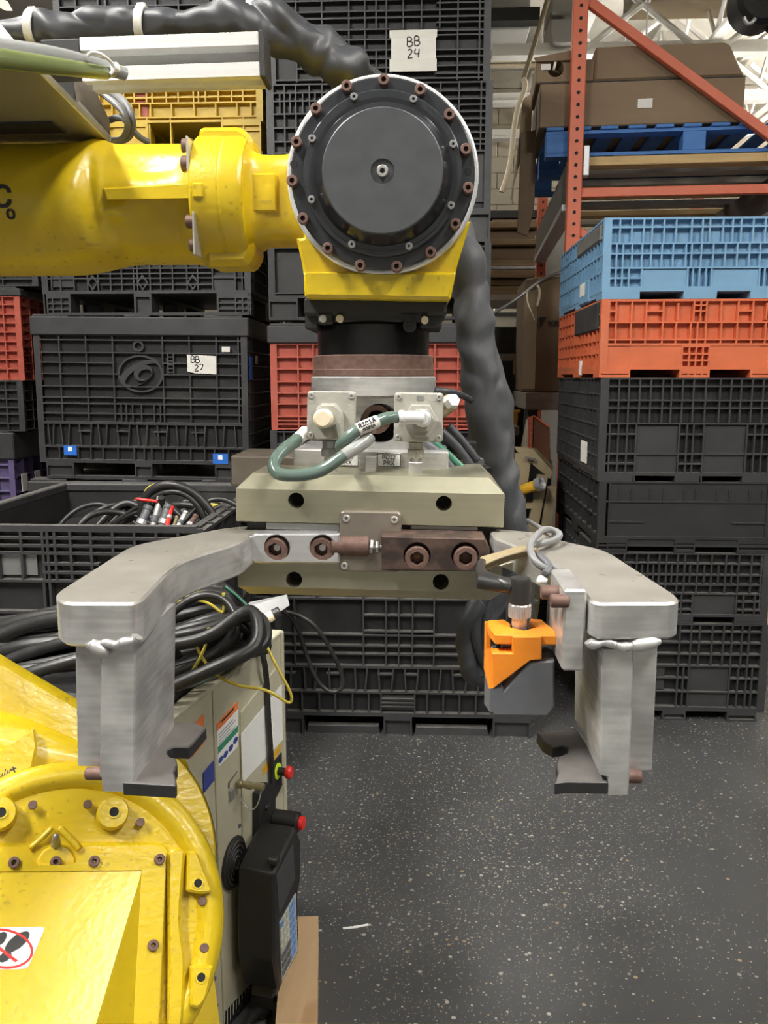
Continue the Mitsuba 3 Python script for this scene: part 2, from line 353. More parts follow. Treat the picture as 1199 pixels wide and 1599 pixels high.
def floor_bump(p, n, uv):
    return fbm(p.x * 14, p.y * 14, 0, 3) * .0016 + fbm(p.x * 90, p.y * 90, 0, 2) * .0009
pr('m_floor', floor_col, .58, bump=floor_bump, bscale=1.0, eps=2e-3)
pr('m_wall_block', lambda p, n, uv: mix((.62, .55, .42), (.70, .64, .52), fbm(p.x * 4, p.y * 4, p.z * 4, 3)), .8)
pr('m_mortar', (.45, .40, .32), .9)
pr('m_wall_gray', (.36, .35, .32), .85)
pr('m_wall_side', (.16, .155, .145), .85)
pr('m_ceiling', lambda p, n, uv: mix((.60, .57, .50), (.70, .67, .60), fbm(p.x * 1.5, p.y * 1.5, 0, 3)), .85)
pr('m_joist', (.80, .78, .72), .6)
pr('m_duct', (.085, .060, .03), .6)

# ------------------------------------------------------------------ the hall
HX0, HX1, HY0, HY1, HZ = -7.0, 10.0, -4.5, 11.6, 5.3
add('floor', box(HX0, HX1, HY0, HY1, -.1, 0), 'm_floor', smooth=False, kind='structure', label='dark stone-flecked concrete floor of the hall')
add('ceiling', box(HX0, HX1, HY0, HY1, HZ, HZ + .1), 'm_ceiling', smooth=False, kind='structure', label='pale underside of the hall roof')
add('wall_left', box(HX0 - .1, HX0, HY0, HY1, 0, HZ), 'm_wall_side', smooth=False, kind='structure', label='grey side wall of the hall')
add('wall_right', box(HX1, HX1 + .1, HY0, HY1, 0, HZ), 'm_wall_side', smooth=False, kind='structure', label='grey right wall of the hall')
add('wall_front', box(HX0, HX1, HY0 - .1, HY0, 0, HZ), 'm_wall_gray', smooth=False, kind='structure', label='grey wall behind the viewer')
WIN = (onY(768, 486, HY1)[0], onY(815, 458, HY1)[0], onY(790, 488, HY1)[2], onY(790, 460, HY1)[2])
add('wall_back', cut(box(HX0, HX1, HY1 + .02, HY1 + .14, 0, HZ), box(WIN[0], WIN[1], HY1 - .1, HY1 + .3, WIN[2], WIN[3])), 'm_mortar', smooth=False, kind='structure', label='beige block wall at the far end')
for r in range(14):                                      # the blocks that can be told apart, right of the tall crate stack
    z = 2.46 + .2 * r
    for k in range(7):
        x = .55 + .42 * k + (.21 if r % 2 else 0)
        add('block', cbox(x, x + .41, HY1 - .002, HY1 + .05, z, z + .19, .006), 'm_wall_block', parent='wall_back', smooth=False)
f = [box(WIN[0] - .03, WIN[1] + .03, HY1 - .02, HY1 + .08, WIN[3], WIN[3] + .04), box(WIN[0] - .03, WIN[1] + .03, HY1 - .02, HY1 + .08, WIN[2] - .04, WIN[2]),
     box(WIN[0] - .03, WIN[0], HY1 - .02, HY1 + .08, WIN[2], WIN[3]), box(WIN[1], WIN[1] + .03, HY1 - .02, HY1 + .08, WIN[2], WIN[3])]
add('window_1', f, 'm_matte_black', smooth=False, kind='structure', label='small bright window in the far wall')
scene['window_1__pane'] = {**mikit.ply(box(WIN[0], WIN[1], HY1 + .06, HY1 + .07, WIN[2], WIN[3]), None), 'emitter': {'type': 'area', 'radiance': {'type': 'rgb', 'value': [3.2, 3.1, 2.6]}}}
# lamps
WHERE = ['above the robot arm', 'behind the viewer on the right', 'over the left crate stacks', 'over the right-hand crate stack', 'an added unseen uplighter to brighten the roof joists', 'an added unseen uplighter behind the cardboard boxes to brighten the roof', 'at the far left of the hall']
for i, (x, y, z, lx, ly, L) in enumerate(LAMPS):
    k = thing('ceiling_light', 'long strip light hanging under the roof, ' + WHERE[i], 'light', 'strip lights under the roof')
    up = z < 4.2                                          # two unseen uplighters, added to brighten the roof joists
    add('housing', [cbox(x - lx / 2 - .02, x + lx / 2 + .02, y - ly / 2 - .02, y + ly / 2 + .02, z - .09 if up else z + .01, z - .005 if up else z + .09, .01), cyl((x, y - ly / 3, z - .02), (x, y - ly / 3, HZ), .008, 8), cyl((x, y + ly / 3, z - .02), (x, y + ly / 3, HZ), .008, 8)], 'm_white', k)
    q = np.array([[x - lx / 2, y - ly / 2, z], [x + lx / 2, y - ly / 2, z], [x + lx / 2, y + ly / 2, z], [x - lx / 2, y + ly / 2, z]])
    m = trimesh.Trimesh(q, [[0, 1, 2], [0, 2, 3]] if up else [[0, 2, 1], [0, 3, 2]], process=False)
    scene[k + '__diffuser'] = {**mikit.ply(m, None), 'emitter': {'type': 'area', 'radiance': {'type': 'rgb', 'value': [L, L * .975, L * .915]}}}
# roof joists with zigzag webs
def joist(x, y0, y1, zb, zt, name='roof_joist'):
    k = thing(name, 'white open-web steel roof joist, %s from the left' % ['first', 'second', 'third', 'fourth', 'fifth', 'sixth'][round((x - 1.35) / 1.2)], 'joist', 'white open-web roof joists')
    add('bottom_chord', box(x - .05, x + .05, y0, y1, zb - .035, zb), 'm_joist', k, smooth=False)
    add('top_chord', box(x - .05, x + .05, y0, y1, zt - .035, zt), 'm_joist', k, smooth=False)
    n = int((y1 - y0) / .55); w = []
    for i in range(n):
        a, b = y0 + (y1 - y0) * i / n, y0 + (y1 - y0) * (i + 1) / n
        w.append(tube([(x, a, zb if i % 2 else zt), (x, b, zt if i % 2 else zb)], .02, n=2, sides=6))
    add('web', w, 'm_joist', k)
for x in (1.35, 2.55, 3.75, 4.95, 6.15, 7.35): joist(x, 6.2, HY1, 4.55, HZ)
for y in (8.0, 9.3, 10.6):
    k = thing('roof_girder', 'white cross beam under the roof joists, ' + {8.0: 'the nearest one', 9.3: 'the middle one', 10.6: 'the farthest one'}[y], 'beam', 'white cross beams between the joists')
    add('flange', box(.6, 9.5, y - .07, y + .07, 4.40, 4.43), 'm_joist', k, smooth=False)
    add('web', box(.6, 9.5, y - .01, y + .01, 4.43, 4.52), 'm_joist', k, smooth=False)
    for j, x in enumerate((1.9, 3.1, 4.3, 5.5, 6.7)):
        add('brace', [tube([(x - .5, y, 4.45), (x + .5, y, 5.2)], .03, n=2, sides=6), tube([(x + .5, y, 4.45), (x - .5, y, 5.2)], .03, n=2, sides=6)], 'm_joist', k)
# ducts, pipe, hoist under the roof
p, q = onY(972, 32, 8.4), onY(1150, 32, 8.4)
add('roof_duct', [cbox(p[0], q[0], 7.4, 8.4, p[2], HZ - .004, .01), box(p[0] - .02, q[0] + .02, 7.35, 7.42, p[2] - .02, HZ - .004)], 'm_duct', label='brown duct under the roof above the cardboard boxes', cat='duct')
p, q = onY(768, 36, 8.6), onY(842, 14, 8.6)
k = thing('roof_beam', 'dark steel beam with a grey box beneath at the far end of the roof', 'beam')
add('beam', box(p[0] - .8, q[0], 8.55, 8.7, p[2], q[2]), 'm_matte_black', k, smooth=False)
p, q = onY(768, 60, 8.9), onY(824, 38, 8.9); add('box', cbox(p[0] - .3, q[0], 8.705, 9.2, p[2], HZ - .003, .01), 'm_wall_gray', k)
p, q = onY(768, 112, 9.9), onY(842, 58, 9.9); add('panel', cbox(p[0] - .3, q[0], 9.6, 9.9, p[2], HZ - .003, .01), 'm_wall_gray', k)
for yy in (112, 121): p, q = onY(760, yy, 9.9), onY(832, yy, 9.9); add('conduit', cyl((p[0] - .3, 9.57, p[2]), (q[0], 9.57, p[2]), .022, 10), 'm_cream_cap', k)
k = thing('heater_unit', 'grey hanging heater box with a rounded bottom beside the red post', 'heater')
p, q = onY(851, 45, 8.2), onY(891, 18, 8.2); add('top_box', cbox(p[0], q[0], 7.9, 8.3, p[2], HZ - .01, .02), 'm_wall_gray', k)
p, q = onY(850, 90, 8.2), onY(893, 50, 8.2)
add('drum', prism(rounded([(p[0], q[2]), (p[0], p[2]), (q[0], p[2]), (q[0], q[2])], [0, .12, .12, 0]), 7.9, 8.3, 'y', .015), 'm_wall_gray', k)
add('bracket', box(p[0] + .05, q[0] - .05, 8.05, 8.15, q[2] - .01, q[2] + .06), 'm_galv', k)
add('roof_conduit', tube([onY(858, -12, 7.6), onY(843, 40, 7.6), onY(817, 124, 7.6)], .022, n=20, sides=10), 'm_ladder', label='thin pale conduit slanting down from the roof', cat='pipe')
add('hanging_hose', tube([onY(817, 122, 7.6), onY(819, 140, 7.6), onY(809, 168, 7.6), onY(801, 215, 7.6), onY(797, 250, 7.6), onY(783, 300, 7.6)], .024, n=50, sides=10), 'm_cream_cap', label='cream hose hanging in front of the beige block wall', cat='hose')
k = thing('chain_hoist', 'black hoist with a steel hook eye in the top right corner', 'hoist')
p = onY(1183, 4, 6.0); add('body', cyl(p + [0, -.12, 0], p + [0, .12, 0], .17, 24, b=.03), 'm_matte_black', k)
add('cable', tube([onY(1170, 10, 6), onY(1185, 30, 6), onY(1215, 55, 6)], .025, n=20), 'm_matte_black', k); add('eye', tube([p + [-.13, -.14, -.14], p + [-.10, -.14, -.18], p + [-.06, -.14, -.15]], .012, n=10), 'm_bright', k)
add('hanger', cyl(p + [0, 0, .15], (p[0], p[1], HZ), .02, 8), 'm_matte_black', k)

# ------------------------------------------------------------------ crates
def sheet(rect, W, H):
    x0, y0, x1, y1 = rect
    return lambda x, y: ((x - x0) / (x1 - x0) * W, (y1 - y) / (y1 - y0) * H)
def lattice(rect, W, H, hl=(), vl=(), plates=(), t=.007, d=.03):
    """ribs standing out of a recessed panel, from lines measured on the photograph; local: x along the front, y in, z up"""
    f = sheet(rect, W, H); ms = []
    for y, a, b, *s in hl:
        (u0, z), (u1, _) = f(a, y), f(b, y); w = t * (s[0] if s else 1); ms.append(box(u0, u1, 0, d + .004, z - w / 2, z + w / 2))
    for x, a, b, *s in vl:
        (u, z1), (_, z0) = f(x, a), f(x, b); lean = s[0] * W / (rect[2] - rect[0]) if s else 0
        m = box(u - t / 2, u + t / 2, .001, d + .004, z0, z1)
        if lean: v = np.array(m.vertices); v[:, 0] += lean * (z1 - v[:, 2]) / (z1 - z0); m.vertices = v
        ms.append(m)
    for x0, y0, x1, y1, *dd in plates:
        (u0, z1), (u1, z0) = f(x0, y0), f(x1, y1); ms.append(box(u0, u1, dd[0] if dd else 0, d + .004, z0, z1))
    return ms
def side_lattice(W, Dp, z0, z1, side, nv, nh, t=.007, d=.03):
    xa, xb = (W - d - .004, W) if side > 0 else (0, d + .004); ms = []
    for i in range(nv + 1):
        y = (Dp - t) * i / nv; ms.append(box(xa, xb, y, y + t, z0, z1))
    for j in range(nh + 1):
        z = z0 + (z1 - z0 - t) * j / nh; ms.append(box(xa + (.001 if side < 0 else 0), xb - (.001 if side > 0 else 0), 0, Dp, z, z + t))
    return ms
def crate(label, rect_px, Y, Dp, mat, rect, hl, vl, plates=(), feet=(), base=.0, rail=True, side=1, sv=12, sh=5, group=None, lid=0.0, lid_out=.012, tilt=0, yaw=0, cat='crate', name='bulk_crate', mat2=None, d=.03, t=.007, W=None, open_top=False, rim_mat=None, front_recess=True):
    """rect_px: left, top, right, bottom of the front on the photograph, at distance Y. rect: the same box in the units of hl, vl, plates and feet. base: height of the foot zone in those units"""
    o = onY(rect_px[0], rect_px[3], Y); W = W or onY(rect_px[2], rect_px[3], Y)[0] - o[0]; H = onY(rect_px[0], rect_px[1], Y)[2] - o[2]
    u = H / (rect[3] - rect[1]); hb = base * u; hl_ = lid * u
    k = thing(name, label, cat, group)
    tw = T().translate(o.tolist()).rotate([0, 0, 1], yaw).translate([W / 2, 0, 0]).rotate([0, 1, 0], tilt).translate([-W / 2, 0, 0])
    add('body', box(d, W - d, d, Dp - d, max(hb - .004, 0.004), H - max(hl_, .004)), 'm_black_shaded' if mat == 'm_black' else mat, k, smooth=False, tw=tw)
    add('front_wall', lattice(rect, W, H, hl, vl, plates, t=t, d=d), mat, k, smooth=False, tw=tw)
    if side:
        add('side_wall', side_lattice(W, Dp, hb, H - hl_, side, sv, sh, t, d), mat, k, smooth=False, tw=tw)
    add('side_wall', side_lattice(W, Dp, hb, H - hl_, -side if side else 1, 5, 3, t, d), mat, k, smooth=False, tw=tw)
    if feet:
        f = sheet(rect, W, H); ms = []
        for x0, x1 in feet:
            a, b = f(x0, 0)[0], f(x1, 0)[0]
            for ya, yb in ((0, .13), (Dp / 2 - .07, Dp / 2 + .07), (Dp - .13, Dp)):
                ms.append(box(a, a + .008, ya, yb, 0, hb)); ms.append(box(b - .008, b, ya, yb, 0, hb)); ms.append(box(a, b, ya + .02, yb, 0, hb)); ms.append(box(a, b, ya, yb, 0, .014))
            ms.append(box(a, b, 0, Dp, hb - .03, hb))
        if rail:
            for ya in (.004, Dp - .05): ms.append(box(.06, W - .06, ya, ya + .046, 0, .016))
        ms.append(box(.0, W, 0, Dp, hb - .012, hb))
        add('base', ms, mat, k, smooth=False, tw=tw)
    if lid:
        e = lid_out
        ms = [cbox(-e, W + e, -e, Dp + e, H - hl_, H - .012, .006)]
        for a, b in ((.0, .17), (.43, .55), (.8, .98)):
            ms.append(cbox(a * W, b * W, .0, .12, H - .014, H, .004)); ms.append(cbox(a * W, b * W, Dp - .12, Dp, H - .014, H, .004))
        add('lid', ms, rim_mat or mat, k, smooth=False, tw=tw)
    return k, tw, W, H, sheet(rect, W, H)
def on_front(k, tw, name, mesh, mat, label=None, kind=None, smooth=False):
    return add(name, mesh, mat, k, smooth=smooth, label=label, kind=kind, tw=tw)
def handwriting(strokes, u0, z0, s, w=.0035, y=-.0045):
    """pen strokes on a front, as thin flat ribbons"""
    ms = []
    for st in strokes:
        p = [(u0 + a * s, y, z0 + b * s) for a, b in st]
        ms.append(tube(p, w, n=max(2, 5 * len(p)), sides=5))
    m = cat_(ms); v = np.array(m.vertices); v[:, 1] = y + (v[:, 1] - y) * .15; m.vertices = v; return m
B_ = [[(0, 0), (0, 1)], [(0, 1), (.5, .95), (.5, .6), (0, .52), (.6, .42), (.6, .05), (0, 0)]]
DIG = {'2': [[(0, .85), (.3, 1), (.5, .75), (.2, .3), (0, 0), (.6, 0)]], '4': [[(.1, 1), (0, .45), (.6, .5)], [(.55, 1), (.45, 0)]], '7': [[(0, .95), (.6, 1), (.2, 0)]]}
def shifted(st, dx, dy): return [[(a + dx, b + dy) for a, b in s] for s in st]
BLK = 'black plastic bulk crates'

# middle front stack: the lowest crate behind the gripper, standing on the floor
YF = 3.55
hl = [(215, 0, 1120), (360, 0, 1120), (405, 110, 435), (405, 715, 1120), (438, 110, 435), (438, 715, 1120), (490, 0, 1120, 1.6), (595, 0, 1120, 1.2), (684, 0, 1120, 1.6), (280, 435, 715), (345, 435, 715), (405, 435, 715), (438, 435, 715), (120, 0, 1120, 2), (20, 0, 1120, 3)]
vl = [(x, 215, 490) for x in (160, 435, 525, 575, 630, 715, 1000)] + [(x, 20, 215) for x in (80, 250, 435, 575, 715, 900, 1090)]
vl += [(x, 490, 598, -9 if i % 2 else 5) for i, x in enumerate((95, 145, 195, 245, 295, 350, 400, 450, 495, 555, 600, 655, 695, 745, 790, 850, 890, 940, 990, 1040))] + [(x, 598, 684) for x in (120, 185, 255, 320, 390, 455, 505, 640, 690, 755, 820, 885, 950, 1010, 1070)]
vl += [(x, 0, 790) for x in (76, 1103)]
hl += [(520, a, a + 60) for a in (100, 285, 490, 595, 795, 990)]
k, tw, W, H, F = crate('black ribbed bulk crate standing on the floor behind the gripper', (430, 850, 828, 1153), YF, .68, 'm_black', (74, 0, 1106, 795), hl, vl, [(505, 605, 640, 670, .012)],
                       feet=((110, 190), (515, 630), (955, 1106)), base=111, side=1, sv=10, sh=5, group=BLK)
ms = []
for y in (622, 638, 654): ms += lattice((74, 0, 1106, 795), W, H, [(y, 505, 640)], d=.014)
on_front(k, tw, 'louver', ms, 'm_black')
for a, b in ((195, 505), (635, 945)):
    u0, u1 = F(a, 0)[0], F(b, 0)[0]; z1 = F(0, 742)[1]
    on_front(k, tw, 'runner_plate', prism([(u0 + .012, z1), (u1 - .012, z1), (u1, 0.002), (u0 + .62 * (u1 - u0), .002), (u0 + .58 * (u1 - u0), .012), (u0, .002)], .02, .06, 'y', .003), 'm_charcoal')

# middle back stack: from the floor up to the crate with the tag BB 24
YB = 4.25
VS = [(x, 0, 140) for x in (225, 340)]
R1 = (100, -30, 1085, 375)
hl = [(y, 100, 1085) for y in (-28, 12, 60, 90, 360)] + [(y, 225, 645) for y in (140, 185, 232, 270, 310)] + [(y, 845, 1085) for y in (30, 115, 150, 170, 235, 265, 305, 340)]
vl = [(x, -28, 370) for x in (104, 225, 340, 460, 530, 625, 940, 1035, 1081)] + [(580, -28, 140), (580, 232, 360), (700, -28, 140), (780, -28, 140), (860, -28, 140)]
k, tw, W, H, F = crate('black crate carrying the paper tag BB 24, high behind the robot wrist', (420, -12, 765, 131), YB, 1.1, 'm_black', R1, hl, vl, group=BLK, side=1, sv=14, sh=4)
(u0, z1), (u1, z0) = F(647, 152), F(845, 325)
on_front(k, tw, 'paper_tag', box(u0, u1, -.004, 0.002, z0, z1), 'm_paper', label='paper tag with BB 24 written by hand')
on_front(k, tw, 'tape', [box(u0 - .008, u1 + .004, -.0046, -.001, z0 - .006, z0 + .05), box(u0 - .008, u1 + .004, -.0046, -.001, z1 - .03, z1 + .004)], 'm_tie')
st = shifted(B_, 0, 0) + shifted(B_, .95, .1) + shifted(DIG['2'], .1, -1.45) + shifted(DIG['4'], 1.0, -1.4)
on_front(k, tw, 'writing', handwriting(st, u0 + .36 * (u1 - u0), z0 + .62 * (z1 - z0), .036, .0028, -.0056), 'm_ink', smooth=True)
hl = [(y, 0, 985) for y in (5, 40, 75, 130, 190, 250, 300)] + [(y, 840, 985) for y in (100, 160, 220, 270)]
vl = [(x, 0, 300) for x in (4, 30, 80, 130, 190, 245, 290, 340, 640, 700, 760, 840, 935, 981)] + [(x, 40, 130) for x in (60, 105, 160, 215, 265, 315)]
crate('black folded crate right under the one tagged BB 24', (420, 131, 765, 380), YB, 1.1, 'm_black', (0, 0, 985, 700), hl, vl, [(0, 300, 985, 520, .02)], feet=((0, 130), (430, 560), (850, 985)), base=150, group=BLK, sv=14, sh=6)
hl = [(y, 0, 985) for y in (20, 220)]; vl = [(x, 20, 220) for x in (4, 200, 400, 600, 800, 981)]
crate('black smooth-sided crate resting on the lid above the red crate', (420, 380, 765, 500), YB, 1.1, 'm_black_smooth', (0, 0, 985, 340), hl, vl, feet=((0, 130), (430, 560), (850, 985)), base=110, group=BLK, sv=8, sh=3)
hl = [(y, 190, 950) for y in (222, 268, 310, 355, 395, 435, 480, 524)] + [(y, 190, 950) for y in (495, 508)]; vl = [(x, 222, 528) for x in (193, 290, 345, 430, 520, 610, 700, 780, 862, 947)]
k, tw, W, H, F = crate('red-orange crate with a black lid behind the black wrist cylinder', (424, 505, 752, 672), YB, 1.1, 'm_crate_red', (190, 150, 950, 530), hl, vl, group='red-orange crates', lid=70, rim_mat='m_charcoal', sv=10, sh=6)
hl = [(y, 190, 950) for y in (535, 580, 625, 670, 715, 760)]; vl = [(x, 532, 765) for x in (193, 240, 290, 340, 430, 520, 610, 700, 780, 862, 947)]
crate('black crate under the red-orange one, behind the valve boxes', (424, 672, 752, 775), YB, 1.1, 'm_black', (190, 530, 950, 765), hl, vl, group=BLK, sv=10, sh=4)
o = onY(424, 775, YB)
hl = [(y, 0, 980) for y in (5, 150, 300, 480, 640)]; vl = [(x, 0, 640) for x in (4, 200, 400, 600, 800, 976)]
zb = onY(424, 775, YB)[2]; yb_px = 775
while onY(424, yb_px, YB)[2] > 0.0: yb_px += .25
crate('black crate at the foot of the back stack, hidden behind the front crate', (424, 775, 752, yb_px - .25), YB, 1.1, 'm_black', (0, 0, 980, 800), hl, vl, feet=((0, 130), (430, 560), (850, 980)), base=120, group=BLK, sv=8, sh=5)

# left stack, with the crate tagged BB 27
YL = 4.45
R = (165, 245, 1000, 908)
hl = [(y, 165, 1000) for y in (325, 345, 395, 530, 575, 600, 640)] + [(435, 165, 480), (435, 670, 1000), (480, 165, 500), (480, 665, 1000), (678, 165, 1000, 2), (775, 165, 1000, 1.6), (832, 165, 1000, 1.6)]
vl = [(x, 325, 680) for x in (170, 265, 370, 475, 670, 775, 880, 965, 995)] + [(x, 600, 680) for x in (500, 520, 545, 580, 630, 655)] + [(x, 395, 480) for x in (690, 712)]
vl += [(x, 685, 775, -7 if i % 2 else 6) for i, x in enumerate((205, 228, 255, 290, 330, 378, 405, 440, 480, 530, 560, 600, 640, 680, 715, 755, 790, 830, 870, 905, 945))] + [(x, 775, 832) for x in (170, 245, 320, 372, 420, 480, 545, 585, 615, 660, 715, 770, 825, 865, 920, 995)]
hl += [(712, a, a + 55) for a in (325, 475, 625, 775)] + [(y, 690, 712) for y in (410, 425, 440, 455, 470)]
k, tw, W, H, F = crate('black crate with an embossed oval emblem and the tag BB 27', (64, 492, 389, 748), YL, 1.1, 'm_black', R, hl, vl, feet=((190, 300), (545, 615), (865, 965)), base=75, group=BLK, lid=82, side=1, sv=14, sh=9, tilt=0.6, rim_mat='m_charcoal')
(uc, zc) = F(580, 478); ru, rz = F(670, 0)[0] - uc, (F(0, 403)[1] - F(0, 553)[1]) / 2
def ell(c, a, b, rot=0, n=48):
    t = np.linspace(0, 2 * np.pi, n, endpoint=False); q = np.stack([a * np.cos(t), b * np.sin(t)], 1); r = math.radians(rot)
    return Polygon(np.column_stack([c[0] + q[:, 0] * math.cos(r) - q[:, 1] * math.sin(r), c[1] + q[:, 0] * math.sin(r) + q[:, 1] * math.cos(r)]))
ring = ell((uc, zc), ru, rz).difference(ell((uc, zc), ru * .90, rz * .90))
ring = ring.union(ell((uc - .01, zc), ru * .98, rz * .55, 28).difference(ell((uc + .012, zc - .004), ru * .86, rz * .40, 28)).intersection(ell((uc, zc), ru, rz)))
ring = ring.union(ell((uc + .015, zc + .005), ru * .42, rz * .42, 20).difference(ell((uc + .025, zc - .004), ru * .30, rz * .27, 20)))
on_front(k, tw, 'emblem', xpoly(ring, .004, .034, XZ), 'm_black')
(uc, zc) = F(575, 368); on_front(k, tw, 'plug_hole', xpoly(ell((uc, zc), .03, .03).difference(ell((uc, zc), .019, .019)), .004, .034, XZ), 'm_black')
(u0, z1), (u1, z0) = F(767, 400), F(880, 476)
on_front(k, tw, 'paper_tag', prism([(u0, z0 + .012), (u0 + .05, z0 + .002), (u1, z0), (u1, z1 - .006), (u0, z1)], -.006, .003, 'y'), 'm_paper', label='paper tag with BB 27 written by hand')
st = shifted(B_, 0, 0) + shifted(B_, .8, -.05) + shifted(DIG['2'], .7, -1.5) + shifted(DIG['7'], 1.45, -1.4)
on_front(k, tw, 'writing', handwriting(st, u0 + .14 * (u1 - u0), z0 + .62 * (z1 - z0), .03, .0025, -.0072), 'm_ink', smooth=True)
(u0, z1), (u1, z0) = F(902, 367), F(933, 388); on_front(k, tw, 'sticker', box(u0, u1, -.003, .004, z0, z1), 'm_paper')
for a in ((265, 772, 316, 812), (858, 797, 918, 838)):
    (u0, z1), (u1, z0) = F(a[0], a[1]), F(a[2], a[3]); t_ = on_front(k, tw, 'blue_tag', box(u0, u1, -.004, .004, z0, z1), 'm_tag_blue', label='bright blue tag')
    um, zm = (u0 + u1) / 2, (z0 + z1) / 2; add('mark', [box(um - .012, um + .012, -.005, -.003, zm - .004, zm + .02), ], 'm_white', t_, smooth=False, tw=tw)
on_front(k, tw, 'side_tag', box(W - .002, W + .003, .06, .12, H * .62, H * .76), 'm_tag_blue', label='blue tag on the side wall')
on_front(k, tw, 'side_tag', box(W - .002, W + .003, .22, .27, H * .72, H * .77), 'm_paper')
# below it: the crate whose lid shows above the open bin
yb_px = 755
while onY(64, yb_px, YL)[2] > 0.0: yb_px += .25
hl = [(y, 0, 830) for y in (100, 200, 300, 420, 520, 640, 760)]; vl = [(x, 100, 760) for x in (4, 100, 210, 310, 500, 610, 720, 826)]
crate('black lidded crate under the crate tagged BB 27', (66, 748, 390, yb_px - .25), YL, 1.1, 'm_black', (0, 0, 830, 860), hl, vl, feet=((20, 130), (380, 450), (700, 810)), base=95, lid=60, group=BLK, side=1, sv=10, sh=6, rim_mat='m_charcoal')
# above it: the folded crate under the robot arm
R = (175, -180, 1010, 252)
hl = [(y, 175, 1010) for y in (50, 92, 148, 10, -40, -100, -176)] + [(120, 410, 860), (72, 305, 860)] + [(y, 190, 285) for y in (175, 200, 225)] + [(y, 875, 1010) for y in (175, 200, 225)]
vl = [(x, -176, 250) for x in (180, 215, 250, 1005)] + [(x, -100, 150) for x in (305, 360, 402, 452, 497, 545, 560, 610, 652, 700, 757, 800, 858, 947, 975)] + [(x, 150, 250) for x in (285, 545, 610, 875, 947, 975)]
k, tw, W, H, F = crate('black folded crate with moulded diamonds, under the robot arm', (68, 335, 393, 493), YL, 1.1, 'm_black', R, hl, vl, [(215, 50, 300, 128, .012), (862, 80, 947, 145, .012)], feet=((190, 285), (545, 612), (875, 1000)), base=104, group=BLK, side=1, sv=12, sh=6)
ms = []
for c in (380, 580, 780):
    (u, z), (a, b) = F(c, 110), F(c + 22, 145)
    D_ = Polygon([(u - (a - u), z), (u, z + (z - b)), (a, z), (u, b)]); ms.append(xpoly(D_.difference(D_.buffer(-.007, join_style=2)), 0, .034, XZ))
on_front(k, tw, 'diamonds', ms, 'm_black')
hl = [(y, 0, 835) for y in (10, 60, 110, 170, 230)]; vl = [(x, 0, 240) for x in (4, 100, 200, 300, 400, 500, 600, 700, 831)]
crate('black folded crate hidden behind the robot arm', (100, 240, 412, 335), YL, 1.1, 'm_black', (0, 0, 835, 250), hl, vl, feet=((0, 110), (370, 450), (720, 835)), base=60, group=BLK, sv=8, sh=3)
# the yellow folded crate above the arm
hl = [(y, 400, 1100) for y in (408, 463, 527)] + [(437, 480, 1100), (590, 945, 1100)]
vl = [(x, 408, 465) for x in (404, 450, 500, 550, 592, 642, 665, 722, 770, 832, 852, 880, 932, 985, 1030, 1096)] + [(x, 465, 530) for x in (430, 500, 580, 612, 656, 742, 832, 920, 1005, 1062)] + [(x, 530, 660) for x in (404, 480, 640, 735, 945, 1030, 1096)]
k, tw, W, H, F = crate('yellow plastic folded crate above the robot arm', (140, 143, 412, 240), YL, 1.1, 'm_crate_yellow', (400, 405, 1110, 690), hl, vl, [(500, 530, 650, 690, .01), (945, 530, 1100, 680, .012)], feet=((404, 640), (940, 1100)), base=150, side=1, sv=7, sh=3, group='yellow crates')
(u0, z1), (u1, z0) = F(592, 410), F(640, 460); on_front(k, tw, 'red_patch', box(u0, u1, .02, .03, z0, z1), 'm_crate_red', label='red sticker')
(u0, z1), (u1, z0) = F(612, 466), F(640, 520); on_front(k, tw, 'red_patch', box(u0, u1, .02, .03, z0, z1), 'm_crate_red', label='red sticker')
hl = [(y, 0, 830) for y in (15, 50, 90, 130, 180, 230, 290, 350)]; vl = [(x, 0, 350) for x in (4, 90, 180, 210, 300, 410, 500, 620, 740, 826)]
crate('black crate on top of the yellow one, behind the cable sleeve', (90, -60, 412, 143), YL, 1.1, 'm_black', (0, 0, 830, 520), hl, vl, feet=((0, 110), (370, 450), (720, 830)), base=80, group=BLK, sv=10, sh=5)

# far left stack: red-orange, black, purple
YO = 4.7
hl = [(y, -300, 104) for y in (152, 185, 225, 262, 300, 340, 380, 415, 455, 500)]; vl = [(x, 150, 505) for x in (-296, -240, -180, -120, -70, -40, 10, 50, 98)]
crate('red-orange crate with a black lid at the left edge of the picture', (-160, 448, 39, 594), YO, .7, 'm_crate_red', (-300, 110, 104, 505), hl, vl, group='red-orange crates', lid=40, rim_mat='m_charcoal', side=1, sv=6, sh=10)
hl = [(y, -300, 104) for y in (508, 545, 580, 615, 642, 680, 710)]; vl = [(x, 506, 705) for x in (-296, -200, -100, -50, 10, 50, 100)]
crate('black folded crate under the red-orange one at the left edge', (-160, 594, 40, 672), YO, .7, 'm_black', (-300, 505, 104, 710), hl, vl, group=BLK, side=1, sv=6, sh=5)
yb_px = 800
while onY(0, yb_px, YO)[2] > 0.0: yb_px += .25
hl = [(y, -300, 104) for y in (800, 835, 870, 910, 950, 985, 1020, 1060, 1100, 1150, 1200)]; vl = [(x, 790, 1200) for x in (-296, -240, -180, -120, -70, -40, 10, 50, 98)]
k, tw, W, H, F = crate('purple crate with a black lid at the left edge of the picture', (-160, 672, 42, yb_px - .25), YO, .7, 'm_crate_purple', (-300, 710, 104, 1300), hl, vl, lid=75, rim_mat='m_charcoal', feet=((-300, -200), (-100, -20), (30, 104)), base=70, side=1, sv=6, sh=10, group=None)
for yy in (.08, .25): on_front(k, tw, 'white_tag', box(W - .002, W + .003, yy, yy + .07, H * .72, H * .80), 'm_paper')
